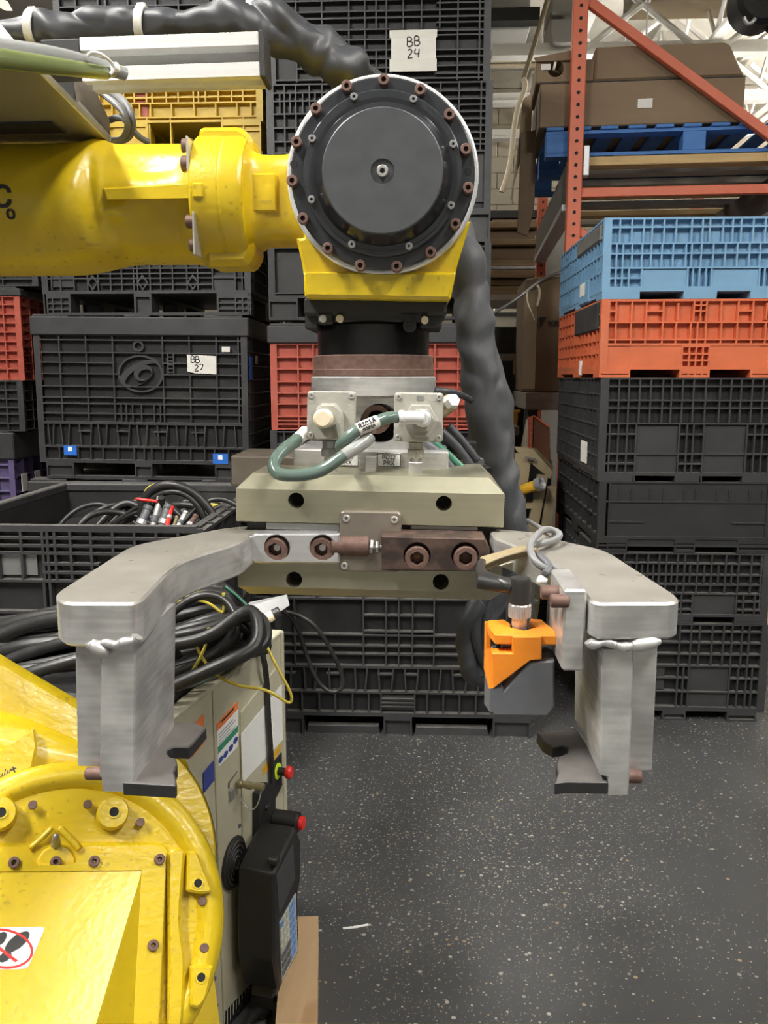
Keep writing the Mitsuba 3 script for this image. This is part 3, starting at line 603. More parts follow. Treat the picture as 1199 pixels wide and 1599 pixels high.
o = onY(-160, 448, YO); crate('grey folded crate on the red-orange crate at the left edge', (-160, 425, 60, 448), YO, .7, 'm_charcoal', (0, 0, 400, 60), [(2, 0, 400), (30, 0, 400), (57, 0, 400)], [(x, 0, 60) for x in (4, 100, 200, 300, 396)], group=None, side=1, sv=4, sh=2)

# right stack of small folding crates, from the floor up
YR, DR = 3.78, 1.15
G4 = 'black crates in the right-hand stack'
hl = [(y, 590, 1192) for y in (443, 510, 552, 595, 640, 690, 750)] ; hl = [(y, 590, 1192, s) for y, s in ((443, 1), (510, 1), (552, 1), (595, 1), (690, 1), (750, 1.5))] + [(640, 590, 915), (640, 1060, 1192), (470, 875, 1192)]
vl = [(x, 443, 750) for x in (594, 640, 690, 740, 790, 875, 915, 1060, 1120, 1166, 1188)] + [(x, 443, 600) for x in (945, 990, 1030, 1095)] + [(x, 600, 750) for x in (895, 1090, 1140)]
crate('black folding crate at the bottom of the right-hand stack, on the floor', (931, 972, 1192, 1124), YR, DR, 'm_black', (590, 440, 1192, 800), hl, vl, [(915, 600, 1060, 685, .012), (915, 692, 1060, 760, .012), (690, 600, 830, 685, .012)], feet=((600, 690), (828, 912), (1060, 1165)), base=48, rail=False, side=-1, sv=14, sh=6, group=G4)
hl = [(y, 590, 1197) for y in (190, 225, 265, 300, 332)] + [(y, 590, 930) for y in (360, 390, 432)] + [(y, 1085, 1197) for y in (360, 390, 432)]
vl = [(x, 188, 335) for x in (594, 640, 680, 725, 765, 805, 830, 870, 895, 940, 990, 1040, 1085, 1130, 1165, 1193)] + [(x, 335, 438) for x in (594, 640, 690, 740, 800, 850, 890, 930, 1085, 1110, 1150, 1193)] + [(x, 230, 300) for x in (660, 702, 745, 785, 850, 915, 965, 1015, 1062)]
crate('black fine-ribbed folding crate, second from the bottom of the right-hand stack', (931, 862, 1197, 972), YR, DR, 'm_black', (590, 186, 1197, 440), hl, vl, [(930, 337, 1085, 405, .010)], feet=((590, 720), (800, 935), (1083, 1197)), base=34, rail=False, side=-1, sv=14, sh=4, group=G4)
hl = [(y, 420, 1215) for y in (1014, 1100, 1300)] + [(1192, 470, 630), (1195, 1030, 1215)]
vl = [(x, 1012, 1320) for x in (424, 470, 1211)] + [(x, 1040, 1100) for x in (515, 570, 655, 715, 810, 860, 955, 1010, 1100, 1160)]
crate('smooth-sided black folding crate, third from the bottom of the right-hand stack', (931, 752, 1204, 862), YR, DR, 'm_black_smooth', (420, 1010, 1215, 1330), hl, vl, [(470, 1016, 1205, 1300, .006)], feet=((420, 560), (775, 870), (1060, 1215)), base=72, rail=False, side=-1, sv=9, sh=3, group=G4)
hl = [(y, 425, 1300, s) for y, s in ((540, 1), (575, 1), (637, 1), (672, 1), (742, 1), (880, 1), (968, 1))] + [(790, 425, 600), (790, 795, 910), (790, 1105, 1300), (925, 425, 600), (925, 795, 910)]
vl = [(x, 538, 742) for x in (429, 460, 510, 555, 605, 655, 710, 750, 800, 850, 905, 970, 1020, 1065, 1115, 1165, 1220, 1296)] + [(x, 742, 1005) for x in (429, 475, 515, 555, 597, 795, 830, 860, 908, 1105, 1140, 1175, 1210, 1296)]
k, tw, W, H, F = crate('tall black ribbed crate under the orange one in the right-hand stack', (932, 590, 1228, 752), YR, DR, 'm_black', (425, 536, 1300, 1008), hl, vl, [(600, 750, 790, 875, .012), (600, 882, 790, 965, .010), (912, 750, 1100, 875, .012), (912, 882, 1100, 965, .010)], feet=((430, 590), (785, 900), (1095, 1300)), base=40, rail=False, side=-1, sv=14, sh=6, group=G4)
on_front(k, tw, 'side_label', box(-.003, .004, .25, .40, H * .12, H * .34), 'm_paper', label='white paper label on the side')
hl = [(y, 440, 1300, s) for y, s in ((192, 1.4), (290, 1), (366, 1), (388, 1.6))] + [(240, 445, 505), (240, 640, 715), (215, 850, 905), (240, 1045, 1110), (240, 850, 905)]
vl = [(x, 190, 290) for x in (444, 475, 505, 575, 640, 715, 850, 880, 905, 970, 1045, 1110, 1180, 1240, 1296)] + [(x, 290, 388) for x in (444, 470, 507, 575, 640, 715, 775, 840, 870, 907, 975, 1045, 1110, 1170, 1240, 1296)] + [(x, 392, 535) for x in (444, 808, 840, 870, 900, 928)] + [(780, 205, 280), (1170, 205, 280)]
hl += [(y, 808, 928) for y in (397, 430, 460, 490, 528)]
k, tw, W, H, F = crate('orange folding crate between the blue and black crates', (935, 467, 1236, 590), YR, DR, 'm_crate_orange', (440, 186, 1300, 538), hl, vl, [(445, 392, 575, 520, .005), (575, 392, 808, 488, .003), (930, 392, 1150, 488, .003), (1150, 392, 1290, 520, .005), (510, 196, 700, 285, .022), (912, 196, 1100, 285, .022)], feet=((440, 580), (800, 935), (1115, 1300)), base=50, rail=False, side=-1, sv=12, sh=5)
on_front(k, tw, 'side_flap', cbox(-.006, .02, .06, .62, H * .62, H * .98, .006), 'm_charcoal', label='dark grey folded-down side panel')
on_front(k, tw, 'side_tag', box(-.003, .004, .42, .47, H * .04, H * .24), 'm_white')
hl = [(y, 488, 1300, s) for y, s in ((928, 1.3), (965, 1), (1033, 1), (1076, 1), (1137, 1), (1222, 1.4))] + [(1180, 490, 650)]
vl = [(x, 926, 1033) for x in (492, 515, 555, 605, 655, 690, 740, 790, 855, 900, 930, 985, 1025, 1060, 1110, 1160, 1210, 1296)] + [(x, 1033, 1140) for x in (492, 515, 545, 572, 610, 652, 690, 735, 782, 836, 860, 900, 950, 1000, 1050, 1100, 1145, 1200, 1250, 1296)] + [(x, 1140, 1222) for x in (492, 545, 572, 600, 655, 848, 870, 897, 925, 948, 1148, 1170, 1195, 1225, 1296)]
k, tw, W, H, F = crate('light blue folding crate on top of the right-hand stack', (939, 340, 1240, 467), YR, DR, 'm_crate_blue', (488, 924, 1300, 1270), hl, vl, [(655, 1140, 848, 1220, .008), (950, 1140, 1146, 1220, .008), (600, 968, 690, 1030, .022), (900, 968, 980, 1030, .022)], feet=((490, 650), (835, 975), (1115, 1300)), base=44, rail=False, side=-1, sv=16, sh=4)
on_front(k, tw, 'side_flap', cbox(-.008, .02, .05, .60, H * .74, H * .96, .008), 'm_steel_gray', label='grey-blue folded-down side panel')
on_front(k, tw, 'side_block', cbox(-.006, .02, .28, .52, .01, H * .34, .006), 'm_crate_blue')
on_front(k, tw, 'side_label', box(-.0085, -.005, .36, .48, .05, H * .32), 'm_paper')

# the open bin with the tools
YN, ZN = 2.70, 1.10
BX1 = -.75; BX0 = onY(115, 764, 3.9)[0] - .0; BX0 = min(BX0, BX1 - .95); BY1 = 3.86
k = thing('open_bin', 'large open black bin full of cables and tools behind the left gripper arm', 'bin')
W = BX1 - BX0
f = sheet((-240, 108, 905, 1400), W, ZN)
hl = [(y, -240, 905, s) for y, s in ((112, 2.4), (150, 1), (182, 1), (212, 1), (325, 1), (455, 1), (530, 1.5), (640, 1.5), (760, 1.2))] + [(y, -240, 60) for y in (255, 290)] + [(y, 265, 500) for y in (255, 290)]
vl = [(x, 110, 325) for x in (-60, 45, 80, 180, 270, 290, 320, 385, 470, 560, 650, 740, 830, 901)] + [(x, 325, 760) for x in (-236, -150, -60, 0, 45, 265, 290, 450, 560, 650, 740, 830, 901)]
tw = T().translate([BX0, YN, 0])
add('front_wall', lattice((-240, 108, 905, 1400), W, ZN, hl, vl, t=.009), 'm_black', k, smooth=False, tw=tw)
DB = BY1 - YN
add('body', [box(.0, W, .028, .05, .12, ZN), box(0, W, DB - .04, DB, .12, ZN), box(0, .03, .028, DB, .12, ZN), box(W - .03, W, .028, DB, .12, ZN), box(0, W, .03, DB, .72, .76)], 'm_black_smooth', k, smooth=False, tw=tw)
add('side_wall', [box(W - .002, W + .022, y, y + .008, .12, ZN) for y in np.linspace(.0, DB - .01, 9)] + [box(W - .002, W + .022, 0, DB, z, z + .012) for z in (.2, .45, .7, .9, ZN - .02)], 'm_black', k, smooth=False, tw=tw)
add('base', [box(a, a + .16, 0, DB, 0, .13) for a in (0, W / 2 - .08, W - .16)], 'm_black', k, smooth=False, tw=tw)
add('rim', [cbox(-.01, W + .01, DB - .05, DB + .01, ZN - .03, ZN + .006, .005), cbox(-.01, .035, 0, DB, ZN - .03, ZN + .006, .005)], 'm_charcoal', k, smooth=False, tw=tw)
(u0, z1), (u1, z0) = f(85, 218), f(233, 305)
add('paper_label', box(u0, u1, .018, .024, z0, z1), 'm_steel_gray', k, smooth=False, tw=tw, label='blank grey label pocket')

add('paint_mark', prism(xy([(535, 1448), (552, 1446), (575, 1442), (576, 1445), (555, 1449), (536, 1451)], .0012), .0002, .0012, 'z'), 'm_white', parent='floor', smooth=False, label='short white chalk mark')

# ------------------------------------------------------------------ the pallet rack on the right
RY = 4.97
PB = onY(897, 300, RY)                                   # a point on the near upright
RYAW = math.radians(3.4)
EX, EY = np.array([math.cos(RYAW), -math.sin(RYAW), 0]), np.array([math.sin(RYAW), math.cos(RYAW), 0])
RM = basis([PB[0], RY, 0], EX, EY, [0, 0, 1])            # rack space: x across, y away from the viewer, z up
def rk(m): m.apply_transform(RM); return m
def rz(py): return onY(897, py, RY)[2]
BAY, DEPTH = 2.3, 1.25
def upright(label, x0, y0, ztop, first=False):
    k = thing('rack_upright', label, 'rack frame', None)
    for xx in (x0, x0 + DEPTH):
        post = cbox(xx - .04, xx + .04, y0, y0 + .07, 0, ztop, .004)
        add('post', rk(post), 'm_rack_red', k, smooth=False)
        if xx == x0:
            hs = [rk(cyl((xx + .002, y0 - .0015, z), (xx + .002, y0 + .0005, z), .0095, 12)) for z in np.arange(.3, ztop - .05, .0635)]
            add('holes', hs, 'm_dark_hole', k, kind='stuff')
        add('foot_plate', rk(box(xx - .07, xx + .07, y0 - .03, y0 + .1, 0, .012)), 'm_rack_red', k, smooth=False)
    return k
k = upright('tall red-orange rack upright with a row of holes, beside the blue crate', 0, 0, 4.6)
def brace(k, a, b, w=.045, y=.075):
    (xa, za), (xb, zb) = a, b; d = np.array([xb - xa, zb - za]); d /= np.linalg.norm(d); n = np.array([-d[1], d[0]]) * w / 2
    add('brace', rk(prism([(xa + n[0], za + n[1]), (xa - n[0], za - n[1]), (xb - n[0], zb - n[1]), (xb + n[0], zb + n[1])], y - .045, y, 'y', .003)), 'm_rack_red', k, smooth=False)
p0, p1 = onY(925, 0, RY), onY(1199, 212, RY)
sl = (p1[2] - p0[2]) / (p1[0] - p0[0]); xa = p0[0] - PB[0]
zx = lambda x: p0[2] + sl * (x - xa)
brace(k, (.03, zx(.03)), (DEPTH, zx(DEPTH)), .05)
brace(k, (0, rz(299)), (DEPTH, rz(299)), .05)
brace(k, (0, rz(350)), (.9, rz(350) - .78 * .9), .045)
brace(k, (0, rz(345) - 1.3), (DEPTH, rz(345) - 1.3), .045)
k2 = upright('farther red-orange rack upright behind the tall carton', 0, BAY, 3.3)
brace(k2, (0, rz(470)), (DEPTH, rz(470)), .05, BAY + .07); brace(k2, (0, 2.4), (DEPTH, 1.2), .045, BAY + .07)
# the beams that carry the shelf, along the bay
zb0, zb1 = rz(306), rz(254)
for xx, lab in ((-.0, 'grey-brown shelf beam running away behind the red upright'), (DEPTH, 'shelf beam on the right under the wooden planks')):
    k = thing('shelf_beam', lab, 'beam')
    add('web', rk(cbox(xx - .05, xx + .03, .08, BAY - .005, zb0 - .05, zb1, .004)), 'm_brown_steel', k, smooth=False)
    add('lower_flange', rk(box(xx - .06, xx + .03, .08, BAY - .005, zb0 - .064, zb0 - .03)), 'm_galv', k, smooth=False)
    add('bolt', rk(cyl((xx, BAY - .06, zb0 - .064), (xx, BAY - .06, zb0 - .075), .012, 10)), 'm_galv', k)
add('beam_connector', rk(cbox(.042, .075, -.01, .07, rz(275), rz(228), .003)), 'm_galv', label='small galvanised bracket on the red upright', cat='bracket')
zt = zb1 + .005
for i, (y0, w, h, m) in enumerate(((.10, .11, .05, 'm_plank'), (.32, .10, .04, 'm_plank_gray'), (.62, .10, .04, 'm_plank_gray'), (.95, .12, .04, 'm_plank'), (1.3, .12, .04, 'm_plank_gray'), (1.65, .12, .04, 'm_plank'), (2.0, .12, .04, 'm_plank_gray'))):
    add('shelf_plank', rk(cbox(-.03, DEPTH + .04, y0, y0 + w, zt, zt + h, .004)), m, smooth=False,
        label='wooden plank laid across the rack under the blue pallet, %s' % ('the front one with a knot' if i == 0 else ['second', 'third', 'fourth', 'fifth', 'sixth', 'rearmost'][i - 1] + ' from the front'), cat='plank', group='planks across the rack')
zt += .052
# blue pallet
k = thing('blue_pallet', 'blue painted wooden pallet under the cardboard boxes on the rack', 'pallet')
px0, pxw, py0, pyd = -.16, 1.62, .095, 1.1
for i, x in enumerate((px0, px0 + pxw / 2 - .05, px0 + pxw - .12)):
    for j, y in enumerate((py0, py0 + pyd / 2 - .05, py0 + pyd - .1)):
        add('block', rk(cbox(x, x + .125, y, y + .1, zt + .018, zt + .12, .003)), 'm_pallet_blue', k, smooth=False)
for y in (py0, py0 + pyd / 2 - .05, py0 + pyd - .1):
    add('bottom_board', rk(box(px0, px0 + pxw, y, y + .1, zt, zt + .018)), 'm_pallet_blue', k, smooth=False)
    add('stringer_board', rk(box(px0, px0 + pxw, y, y + .1, zt + .12, zt + .138)), 'm_pallet_blue', k, smooth=False)
for i in range(11):
    x = px0 + i * (pxw - .1) / 10; add('top_board', rk(cbox(x, x + .098, py0 - .012, py0 + pyd, zt + .138, zt + .158, .004)), 'm_pallet_blue', k, smooth=False)
for i in range(5):
    x = px0 + .25 + i * .25; add('slanted_slat', rk(box(x, x + .03, py0 + .5, py0 + .52, zt + .02, zt + .12)), 'm_plank', k, smooth=False)
zp = zt + .158
def rx(px): return onY(px, 150, RY)[0] - PB[0]
# cardboard boxes on it
zlow = zp + (rz(128) - rz(200)) * 1.0
k = thing('cardboard_box', 'long brown cardboard box with a small white label, on the blue pallet', 'box', 'cardboard boxes on the blue pallet')
add('body', rk(cbox(rx(845), rx(1166), .10, .79, zp + .002, zlow, .006)), 'm_carton', k, smooth=False)
add('tape', rk(box(rx(845) + .001, rx(1166) - .001, .097, .103, zlow - .004, zlow + .0005)), 'm_ink', k, smooth=False)
add('paper_label', rk(box(rx(1000), rx(1023), .096, .102, zp + .09, zp + .14)), 'm_paper', k, smooth=False)
zt2 = zlow + (rz(73) - rz(128))
add('cardboard_box', rk(prism(rounded([(rx(930), zlow + .001), (rx(1164), zlow + .001), (rx(1148), zlow + .10), (rx(1138), zt2), (rx(930), zt2)], [0, 0, .05, .06, .02]), .10, .73, 'y', .012)), 'm_carton', smooth=40, label='brown cardboard carton with a sagging end, topmost on the blue pallet', cat='box', group='cardboard boxes on the blue pallet')
k = thing('cardboard_box', 'open cardboard box with a torn handle hole, behind the red upright', 'box', 'cardboard boxes on the blue pallet')
zt3 = zlow + (rz(92) - rz(128))
bx = cut(cbox(rx(838), rx(929), .10, .6, zlow + .001, zt3, .006), cyl((rx(869), .02, zlow + .075), (rx(869), .25, zlow + .075), .045, 20))
add('body', rk(bx), 'm_carton', k, smooth=False)
add('flap', rk(prism([(rx(838), zt3 - .01), (rx(905), zt3 - .008), (rx(903), zt3 + .05), (rx(834), zt3 + .012)], .082, .098, 'y', .002)), 'm_carton', k, smooth=False)
add('label', rk(box(rx(846), rx(861), .095, .101, zt3 - .05, zt3 - .02)), 'm_paper', k, smooth=False)
add('cardboard_sheet', rk(prism([(rx(820), rz(176)), (rx(846), rz(172)), (rx(846), rz(300)), (rx(836), rz(352)), (rx(818), rz(345))], .35, .37, 'y', .003)), 'm_carton', smooth=False, label='sheet of cardboard hanging down beside the blue pallet, left of the red upright', cat='cardboard')
add('plastic_wrap', rk(prism(rounded([(rx(822), rz(115)), (rx(838), rz(105)), (rx(838), rz(170)), (rx(825), rz(205)), (rx(812), rz(255)), (rx(806), rz(290)), (rx(818), rz(180))], .02), .40, .43, 'y', .004)), 'm_carton_light', smooth=40, label='torn pale wrapping hanging beside the cardboard boxes on the rack', cat='wrapping')
k = thing('log_roll', 'dark mottled roll standing at the right edge above the blue crate', 'roll')
q = onY(1192, 320, 5.6); add('body', tube([q + [0, 0, -1.2], q + [0, 0, .0], q + [.015, 0, .27]], .05, n=20, sides=16), 'm_rust_plate', k)
add('base', cyl((q[0], q[1], 0), (q[0], q[1], q[2] - 1.19), .06, 16), 'm_matte_black', k)

# ------------------------------------------------------------------ between the stacks: lumber, carton, ladder
k = thing('lumber_rack', 'dark shelf frame that carries the brown boards behind the cable sleeve', 'rack')
YW = 7.9
X0, X1 = onY(735, 400, YW)[0], onY(842, 400, YW)[0]
zs = [onY(800, y, YW)[2] for y in (459, 425, 398, 375)]
for x in (X0 + .05, X1 - .05):
    for y in (YW + 1.0,): add('post', box(x - .03, x + .03, y, y + .06, 0, onY(800, 350, YW)[2]), 'm_matte_black', k, smooth=False)
for z in zs[:1]: add('shelf', box(X0, X1, YW + .02, YW + 1.06, z - .05, z), 'm_plank_gray', k, smooth=False)
z = zs[0]
for i, (h, m, dy) in enumerate(((.075, 'm_lumber', 0), (.06, 'm_lumber', .03), (.07, 'm_lumber', -.02), (.03, 'm_galv', .0), (.06, 'm_lumber', .05), (.11, 'm_carton', .1), (.05, 'm_lumber', .0), (.09, 'm_carton', .12), (.06, 'm_lumber', .02))):
    add('lumber_board', cbox(X0 - .05, X1 - rng.uniform(0, .04), YW + .05 + dy, YW + .85 + dy, z + .002, z + h, .005), m, smooth=False,
        label='brown board in the flat stack behind the cable sleeve, number %s from below' % ['one', 'two', 'three', 'four', 'five', 'six', 'seven', 'eight', 'nine'][i], cat='board', group='boards stacked behind the cable sleeve'); z += h + .006
k = thing('wrapped_pallet_load', 'pale wrapped block on the far rack beside the brown boards', 'load')
q0, q1 = onY(768, 345, 9.5), onY(838, 338, 9.5)
for i in range(2): add('block', cbox(q0[0] + i * .33, q0[0] + i * .33 + .32, 9.5, 9.9, q0[2] - .1, q0[2] + .02, .008), 'm_carton_light', k, smooth=False)
add('deck', box(q0[0] - .1, q1[0], 9.45, 9.95, q0[2] + .025, q0[2] + .10), 'm_matte_black', k, smooth=False)
for xx in (q0[0] - .05, q1[0] - .06): add('post', box(xx, xx + .05, 9.6, 9.66, 0, q0[2] + .03), 'm_matte_black', k, smooth=False)
add('white_column', cbox(onY(849, 400, 8.6)[0], onY(884, 400, 8.6)[0], 8.6, 8.7, 0, onY(860, 360, 8.6)[2], .01), 'm_wall_gray', label='pale upright panel between the two red rack posts', cat='panel', smooth=False)
# tall carton with the printed side
YC = 5.5
p = onY(819, 600, YC); q = onY(880, 432, YC)
k = thing('tall_carton', 'tall brown carton with dark printing left of the orange crate', 'box')
xe = onY(838, 500, YC)[0]; xr = xe + .62
ztop_ = q[2]; zbot = onY(830, 612, YC)[2]
add('body', prism([(xe, YC), (xr, YC - .02), (xr + .05, YC + .7), (p[0] + .02, YC + .75), (p[0], YC + .12)], zbot, ztop_, 'z', .006), 'm_carton', k, smooth=False)
add('light_corner', prism([(p[0] - .002, YC + .12), (xe - .001, YC - .004), (xe - .001, YC + .01), (p[0], YC + .14)], zbot + .02, ztop_ - .08, 'z'), 'm_carton_light', k, smooth=False)
fr = FRONT([0, 0, 0])
a = onY(842, 503, YC - .01); M = FRONT([a[0], YC - .012, a[2] - .02])
add('printing', [lettering('YAS', .036, M @ trimesh.transformations.translation_matrix([.105, .012, 0]), .004, True, True), prism([(a[0] + .0, a[2] + .03), (a[0] + .045, a[2] + .03), (a[0] + .012, a[2] - .035)], YC - .02, YC - .008, 'y')], 'm_ink', k, smooth=False)
add('strap', tube([onY(768, 490, YC - .1), onY(822, 455, YC - .03), onY(845, 438, YC - .03), onY(880, 425, YC - .03)], .010, n=40), 'm_steel_gray', k)
add('loop', [tube([onY(824, 452, YC - .05), onY(823, 470, YC - .05), onY(828, 485, YC - .05), onY(834, 500, YC - .05)], .007, n=20), tube([onY(838, 445, YC - .05), onY(842, 455, YC - .05), onY(838, 478, YC - .05)], .009, n=20)], 'm_cream_cap', k)
k = thing('wood_crate', 'low wooden box under the tall printed carton', 'wooden box')
q0, q1 = onY(820, 640, YC), onY(884, 606, YC)
add('body', cbox(q0[0], q1[0] + .5, YC - .03, YC + .8, q0[2], zbot - .003, .006), 'm_plank_gray', k, smooth=False)
for xx in (q0[0] + .02, q1[0] + .4):
    for yy in (YC, YC + .72): add('leg', box(xx, xx + .06, yy, yy + .06, 0, q0[2]), 'm_matte_black', k, smooth=False)
k = thing('dark_cabinet', 'dark cabinet in the shadow behind the cable sleeve', 'cabinet')
q0, q1 = onY(735, 640, 6.2), onY(815, 508, 6.2)
add('body', cbox(q0[0], q1[0], 6.32, 6.8, 0, q1[2], .01), 'm_matte_black', k, smooth=False)
q = onY(810, 575, 6.2); add('sticker', box(q[0] - .03, q[0] + .012, 6.315, 6.325, q[2] - .04, q[2] + .06), 'm_carton_light', k, smooth=False)
q = onY(811, 586, 6.2); add('sticker', box(q[0] - .025, q[0] + .02, 6.315, 6.325, q[2] - .012, q[2]), 'm_paper', k, smooth=False)
add('shelf_edge', box(q0[0], q1[0], 6.30, 6.32, q1[2] - .25, q1[2] - .2), 'm_plank_gray', k, smooth=False)
q = onY(804, 658, 5.2)
add('yellow_tool', [tube([onY(805, 640, 5.5), onY(804, 655, 5.5), onY(802, 669, 5.5)], [.018] * 30, n=30), tube([onY(805, 641, 5.5), onY(806, 645, 5.5)], .03, n=4)], 'm_amber', label='small yellow tool handle on the workbench behind the cable sleeve', cat='tool')
k = thing('work_bench', 'brown wooden bench top behind the cable sleeve', 'bench')
q0, q1 = onY(770, 690, 5.1), onY(820, 669, 5.1)
add('top', cbox(q0[0] + .02, q1[0], 5.4, 5.7, q0[2] + .02, onY(800, 670, 5.1)[2], .006), 'm_plank_gray', k, smooth=False)
for xx in (q0[0] + .03, q1[0] - .09): add('leg', box(xx, xx + .05, 5.45, 5.5, 0, q0[2] + .02), 'm_plank', k, smooth=False)
add('white_rod', tube([onY(824, 655, 4.95), onY(819, 698, 4.95)], [.010, .022], n=2, sides=12), 'm_cream_cap', label='thin white tapered rod standing on the step ladder', cat='rod')
k = thing('leaning_panel', 'dark copper panel with a red edge leaning behind the step ladder', 'panel')
YP = 4.95
add('sheet', prism(xz([(832, 650), (858, 668), (860, 738), (832, 705)], YP), YP, YP + .02, 'y', .003), 'm_copper_plate', k, smooth=False)
add('red_edge', [prism(xz([(824, 652), (832, 650), (831, 708), (824, 706)], YP - .01), YP - .015, YP + .025, 'y', .002), prism(xz([(832, 650), (835, 649), (858, 665), (857, 668)], YP - .02), YP - .02, YP + .02, 'y', .002)], 'm_rack_red', k, smooth=False)
q = onY(845, 735, YP); add('stand', [box(q[0] - .1, q[0] + .06, YP, YP + .1, 0, q[2] + .06)], 'm_matte_black', k, smooth=False)
add('rivets', [sphere(onY(828, 660 + 8 * i, YP - .017), .005, 1) for i in range(6)], 'm_galv', k)
# step ladder
k = thing('step_ladder', 'worn wooden step ladder beside the right-hand crate stack', 'ladder')
YA = 4.55
zl = onY(830, 705, YA)[2]
q0, q1 = onY(806, 705, YA), onY(862, 735, YA)
add('top_step', hull([onY(803, 697, YA), onY(832, 702, YA), onY(862, 735, YA), onY(859, 748, YA), onY(828, 718, YA), onY(806, 704, YA), onY(838, 700, YA + .2), onY(864, 728, YA + .15)]), 'm_ladder', k, smooth=False)
add('tray', hull([onY(822, 712, YA - .02), onY(838, 716, YA - .02), onY(834, 719, YA - .04), onY(818, 714, YA - .04)]), 'm_steel_gray', k, smooth=False)
for (a, b, w) in (((812, 708), (794, 905), .026), ((824, 712), (806, 850), .020), ((848, 742), (818, 900), .028), ((862, 760), (848, 855), .026)):
    p, q = onY(a[0], a[1], YA), onY(b[0], b[1], YA); t_ = p[2] / (p[2] - q[2]); e = p + (q - p) * t_
    add('rail', hull([p + [-w, 0, 0], p + [w, 0, 0], p + [-w, .05, 0], p + [w, .05, 0], e + [-w, 0, 0], e + [w, 0, 0], e + [-w, .05, 0], e + [w, .05, 0]]), 'm_ladder', k, smooth=False)
for y in (790, 850, 900):
    a, b = onY(808 - (y - 790) * .2, y, YA), onY(838 - (y - 790) * .15, y, YA); add('step', box(a[0], b[0], YA + .005, YA + .12, a[2] - .015, a[2] + .015), 'm_ladder', k, smooth=False)
k = thing('flashlight', 'yellow-handled torch with a silver head, sticking out beside the cable sleeve', 'torch')
a, b = onY(816, 765, 4.52), onY(848, 754, 4.44)
d = (b - a) / np.linalg.norm(b - a)
add('body', lathe([(0, 0), (.026, 0), (.029, .008), (.029, .085), (.033, .09), (0, .09)], a, a + d, 24), 'm_amber', k)
add('head', lathe([(0, .09), (.030, .09), (.036, .097), (.037, .128), (.031, .13), (.028, .118), (0, .116)], a, a + d, 24), 'm_bright', k)
add('tail', cyl(a - d * .10, a, .012, 10), 'm_plank', k)
# yellow post at the right edge
k = thing('yellow_post', 'yellow guard rail end at the right edge beyond the black stack', 'guard rail')
p = onY(1193, 1010, 4.6); add('post', cbox(p[0], p[0] + .12, 4.6, 4.7, 0, onY(1193, 930, 4.6)[2], .006), 'm_carton_light', k, smooth=False)
add('rail', cbox(p[0] - .012, p[0] + .6, 4.58, 4.6, onY(1193, 1038, 4.6)[2], onY(1193, 1019, 4.6)[2], .004), 'm_amber', k, smooth=False)

# ------------------------------------------------------------------ the robot arm
def cd(p): return float(np.dot(np.asarray(p) - CAM, FWD))
def pxm(p, n): return n * cd(p) / FOCAL                 # n pixels in metres at the distance of p
robot = thing('industrial_robot', 'yellow industrial robot arm with a black round wrist cover, reaching in from the left', 'robot arm')
# round black wrist cover with its rings
YD = 1.0
C0 = onY(597, 267, YD); ax = lambda y: np.array([C0[0] - (y - YD) * .05, y, C0[2] + (y - YD) * .10])
def disc_part(name, prof, mat, y0, parent=robot, n=96, label=None):
    """prof: [(radius px, distance y)]"""
    c = ax(y0); s = cd(C0) / FOCAL
    return add(name, lathe([(r * s, y - y0) for r, y in prof], c, c + np.array([0, 1, 0]), n), mat, parent, smooth=32, label=label)
cover = disc_part('wrist_cover', [(9, 1.0065), (19, 1.0065), (19, 1.0005), (20, .9998), (93, .9995), (95, 1.0005), (96, 1.004), (0, 1.004)], 'm_disc', .9995, label='black bevelled round cover')
disc_part('bevel_ring', [(80, 1.0035), (95.5, 1.0012), (109, 1.0205), (110, 1.0213), (117, 1.0213), (117, 1.031), (80, 1.031)], 'm_bevel', 1.0035, label='glossy bevelled ring')
add('centre_bolt', socket_bolt(ax(1.0065), ax(1.0) - ax(1.01), pxm(C0, 9), .011), 'm_zinc', cover)
ring1 = disc_part('inner_ring', [(100, 1.0235), (125.5, 1.0235), (127.5, 1.0250), (127.5, 1.036), (100, 1.036)], 'm_disc_ring', 1.0235)
ring2 = disc_part('outer_ring', [(120, 1.033), (146, 1.033), (149, 1.0355), (149, 1.053), (120, 1.053)], 'm_disc_ring', 1.033)
disc_part('bright_rim', [(100, 1.045), (154, 1.045), (157, 1.047), (157, 1.068), (100, 1.068)], 'm_white_alu', 1.045, label='bright metal rim')
def crop2(c): return (380 + c[0] / 2.855, c[1] / 2.855)
for c in ((463, 395), (627, 367), (788, 411), (917, 521), (990, 674), (1000, 845), (943, 1005), (833, 1130), (684, 1192), (523, 1188), (380, 1112), (270, 980), (222, 813), (241, 642), (327, 495)):
    p = onY(*crop2(c), 1.034); add('bolt', socket_bolt(p, [0, -1, 0], pxm(p, 8.6), .011), 'm_rust', ring2)
for c in ((225, 732), (1000, 765)):
    p = onY(*crop2(c), 1.0325); add('screw_hole', cyl(p, p + [0, .004, 0], pxm(p, 6), 20), 'm_dark_hole', ring2)
for c in ((494, 437), (758, 447), (934, 647), (925, 919), (738, 1099), (485, 1091), (306, 893), (308, 622)):
    p = onY(*crop2(c), 1.0245); add('small_bolt', socket_bolt(p, [0, -1, 0], pxm(p, 6), .006, n=16, hexr=.4), 'm_steel_gray', ring1)
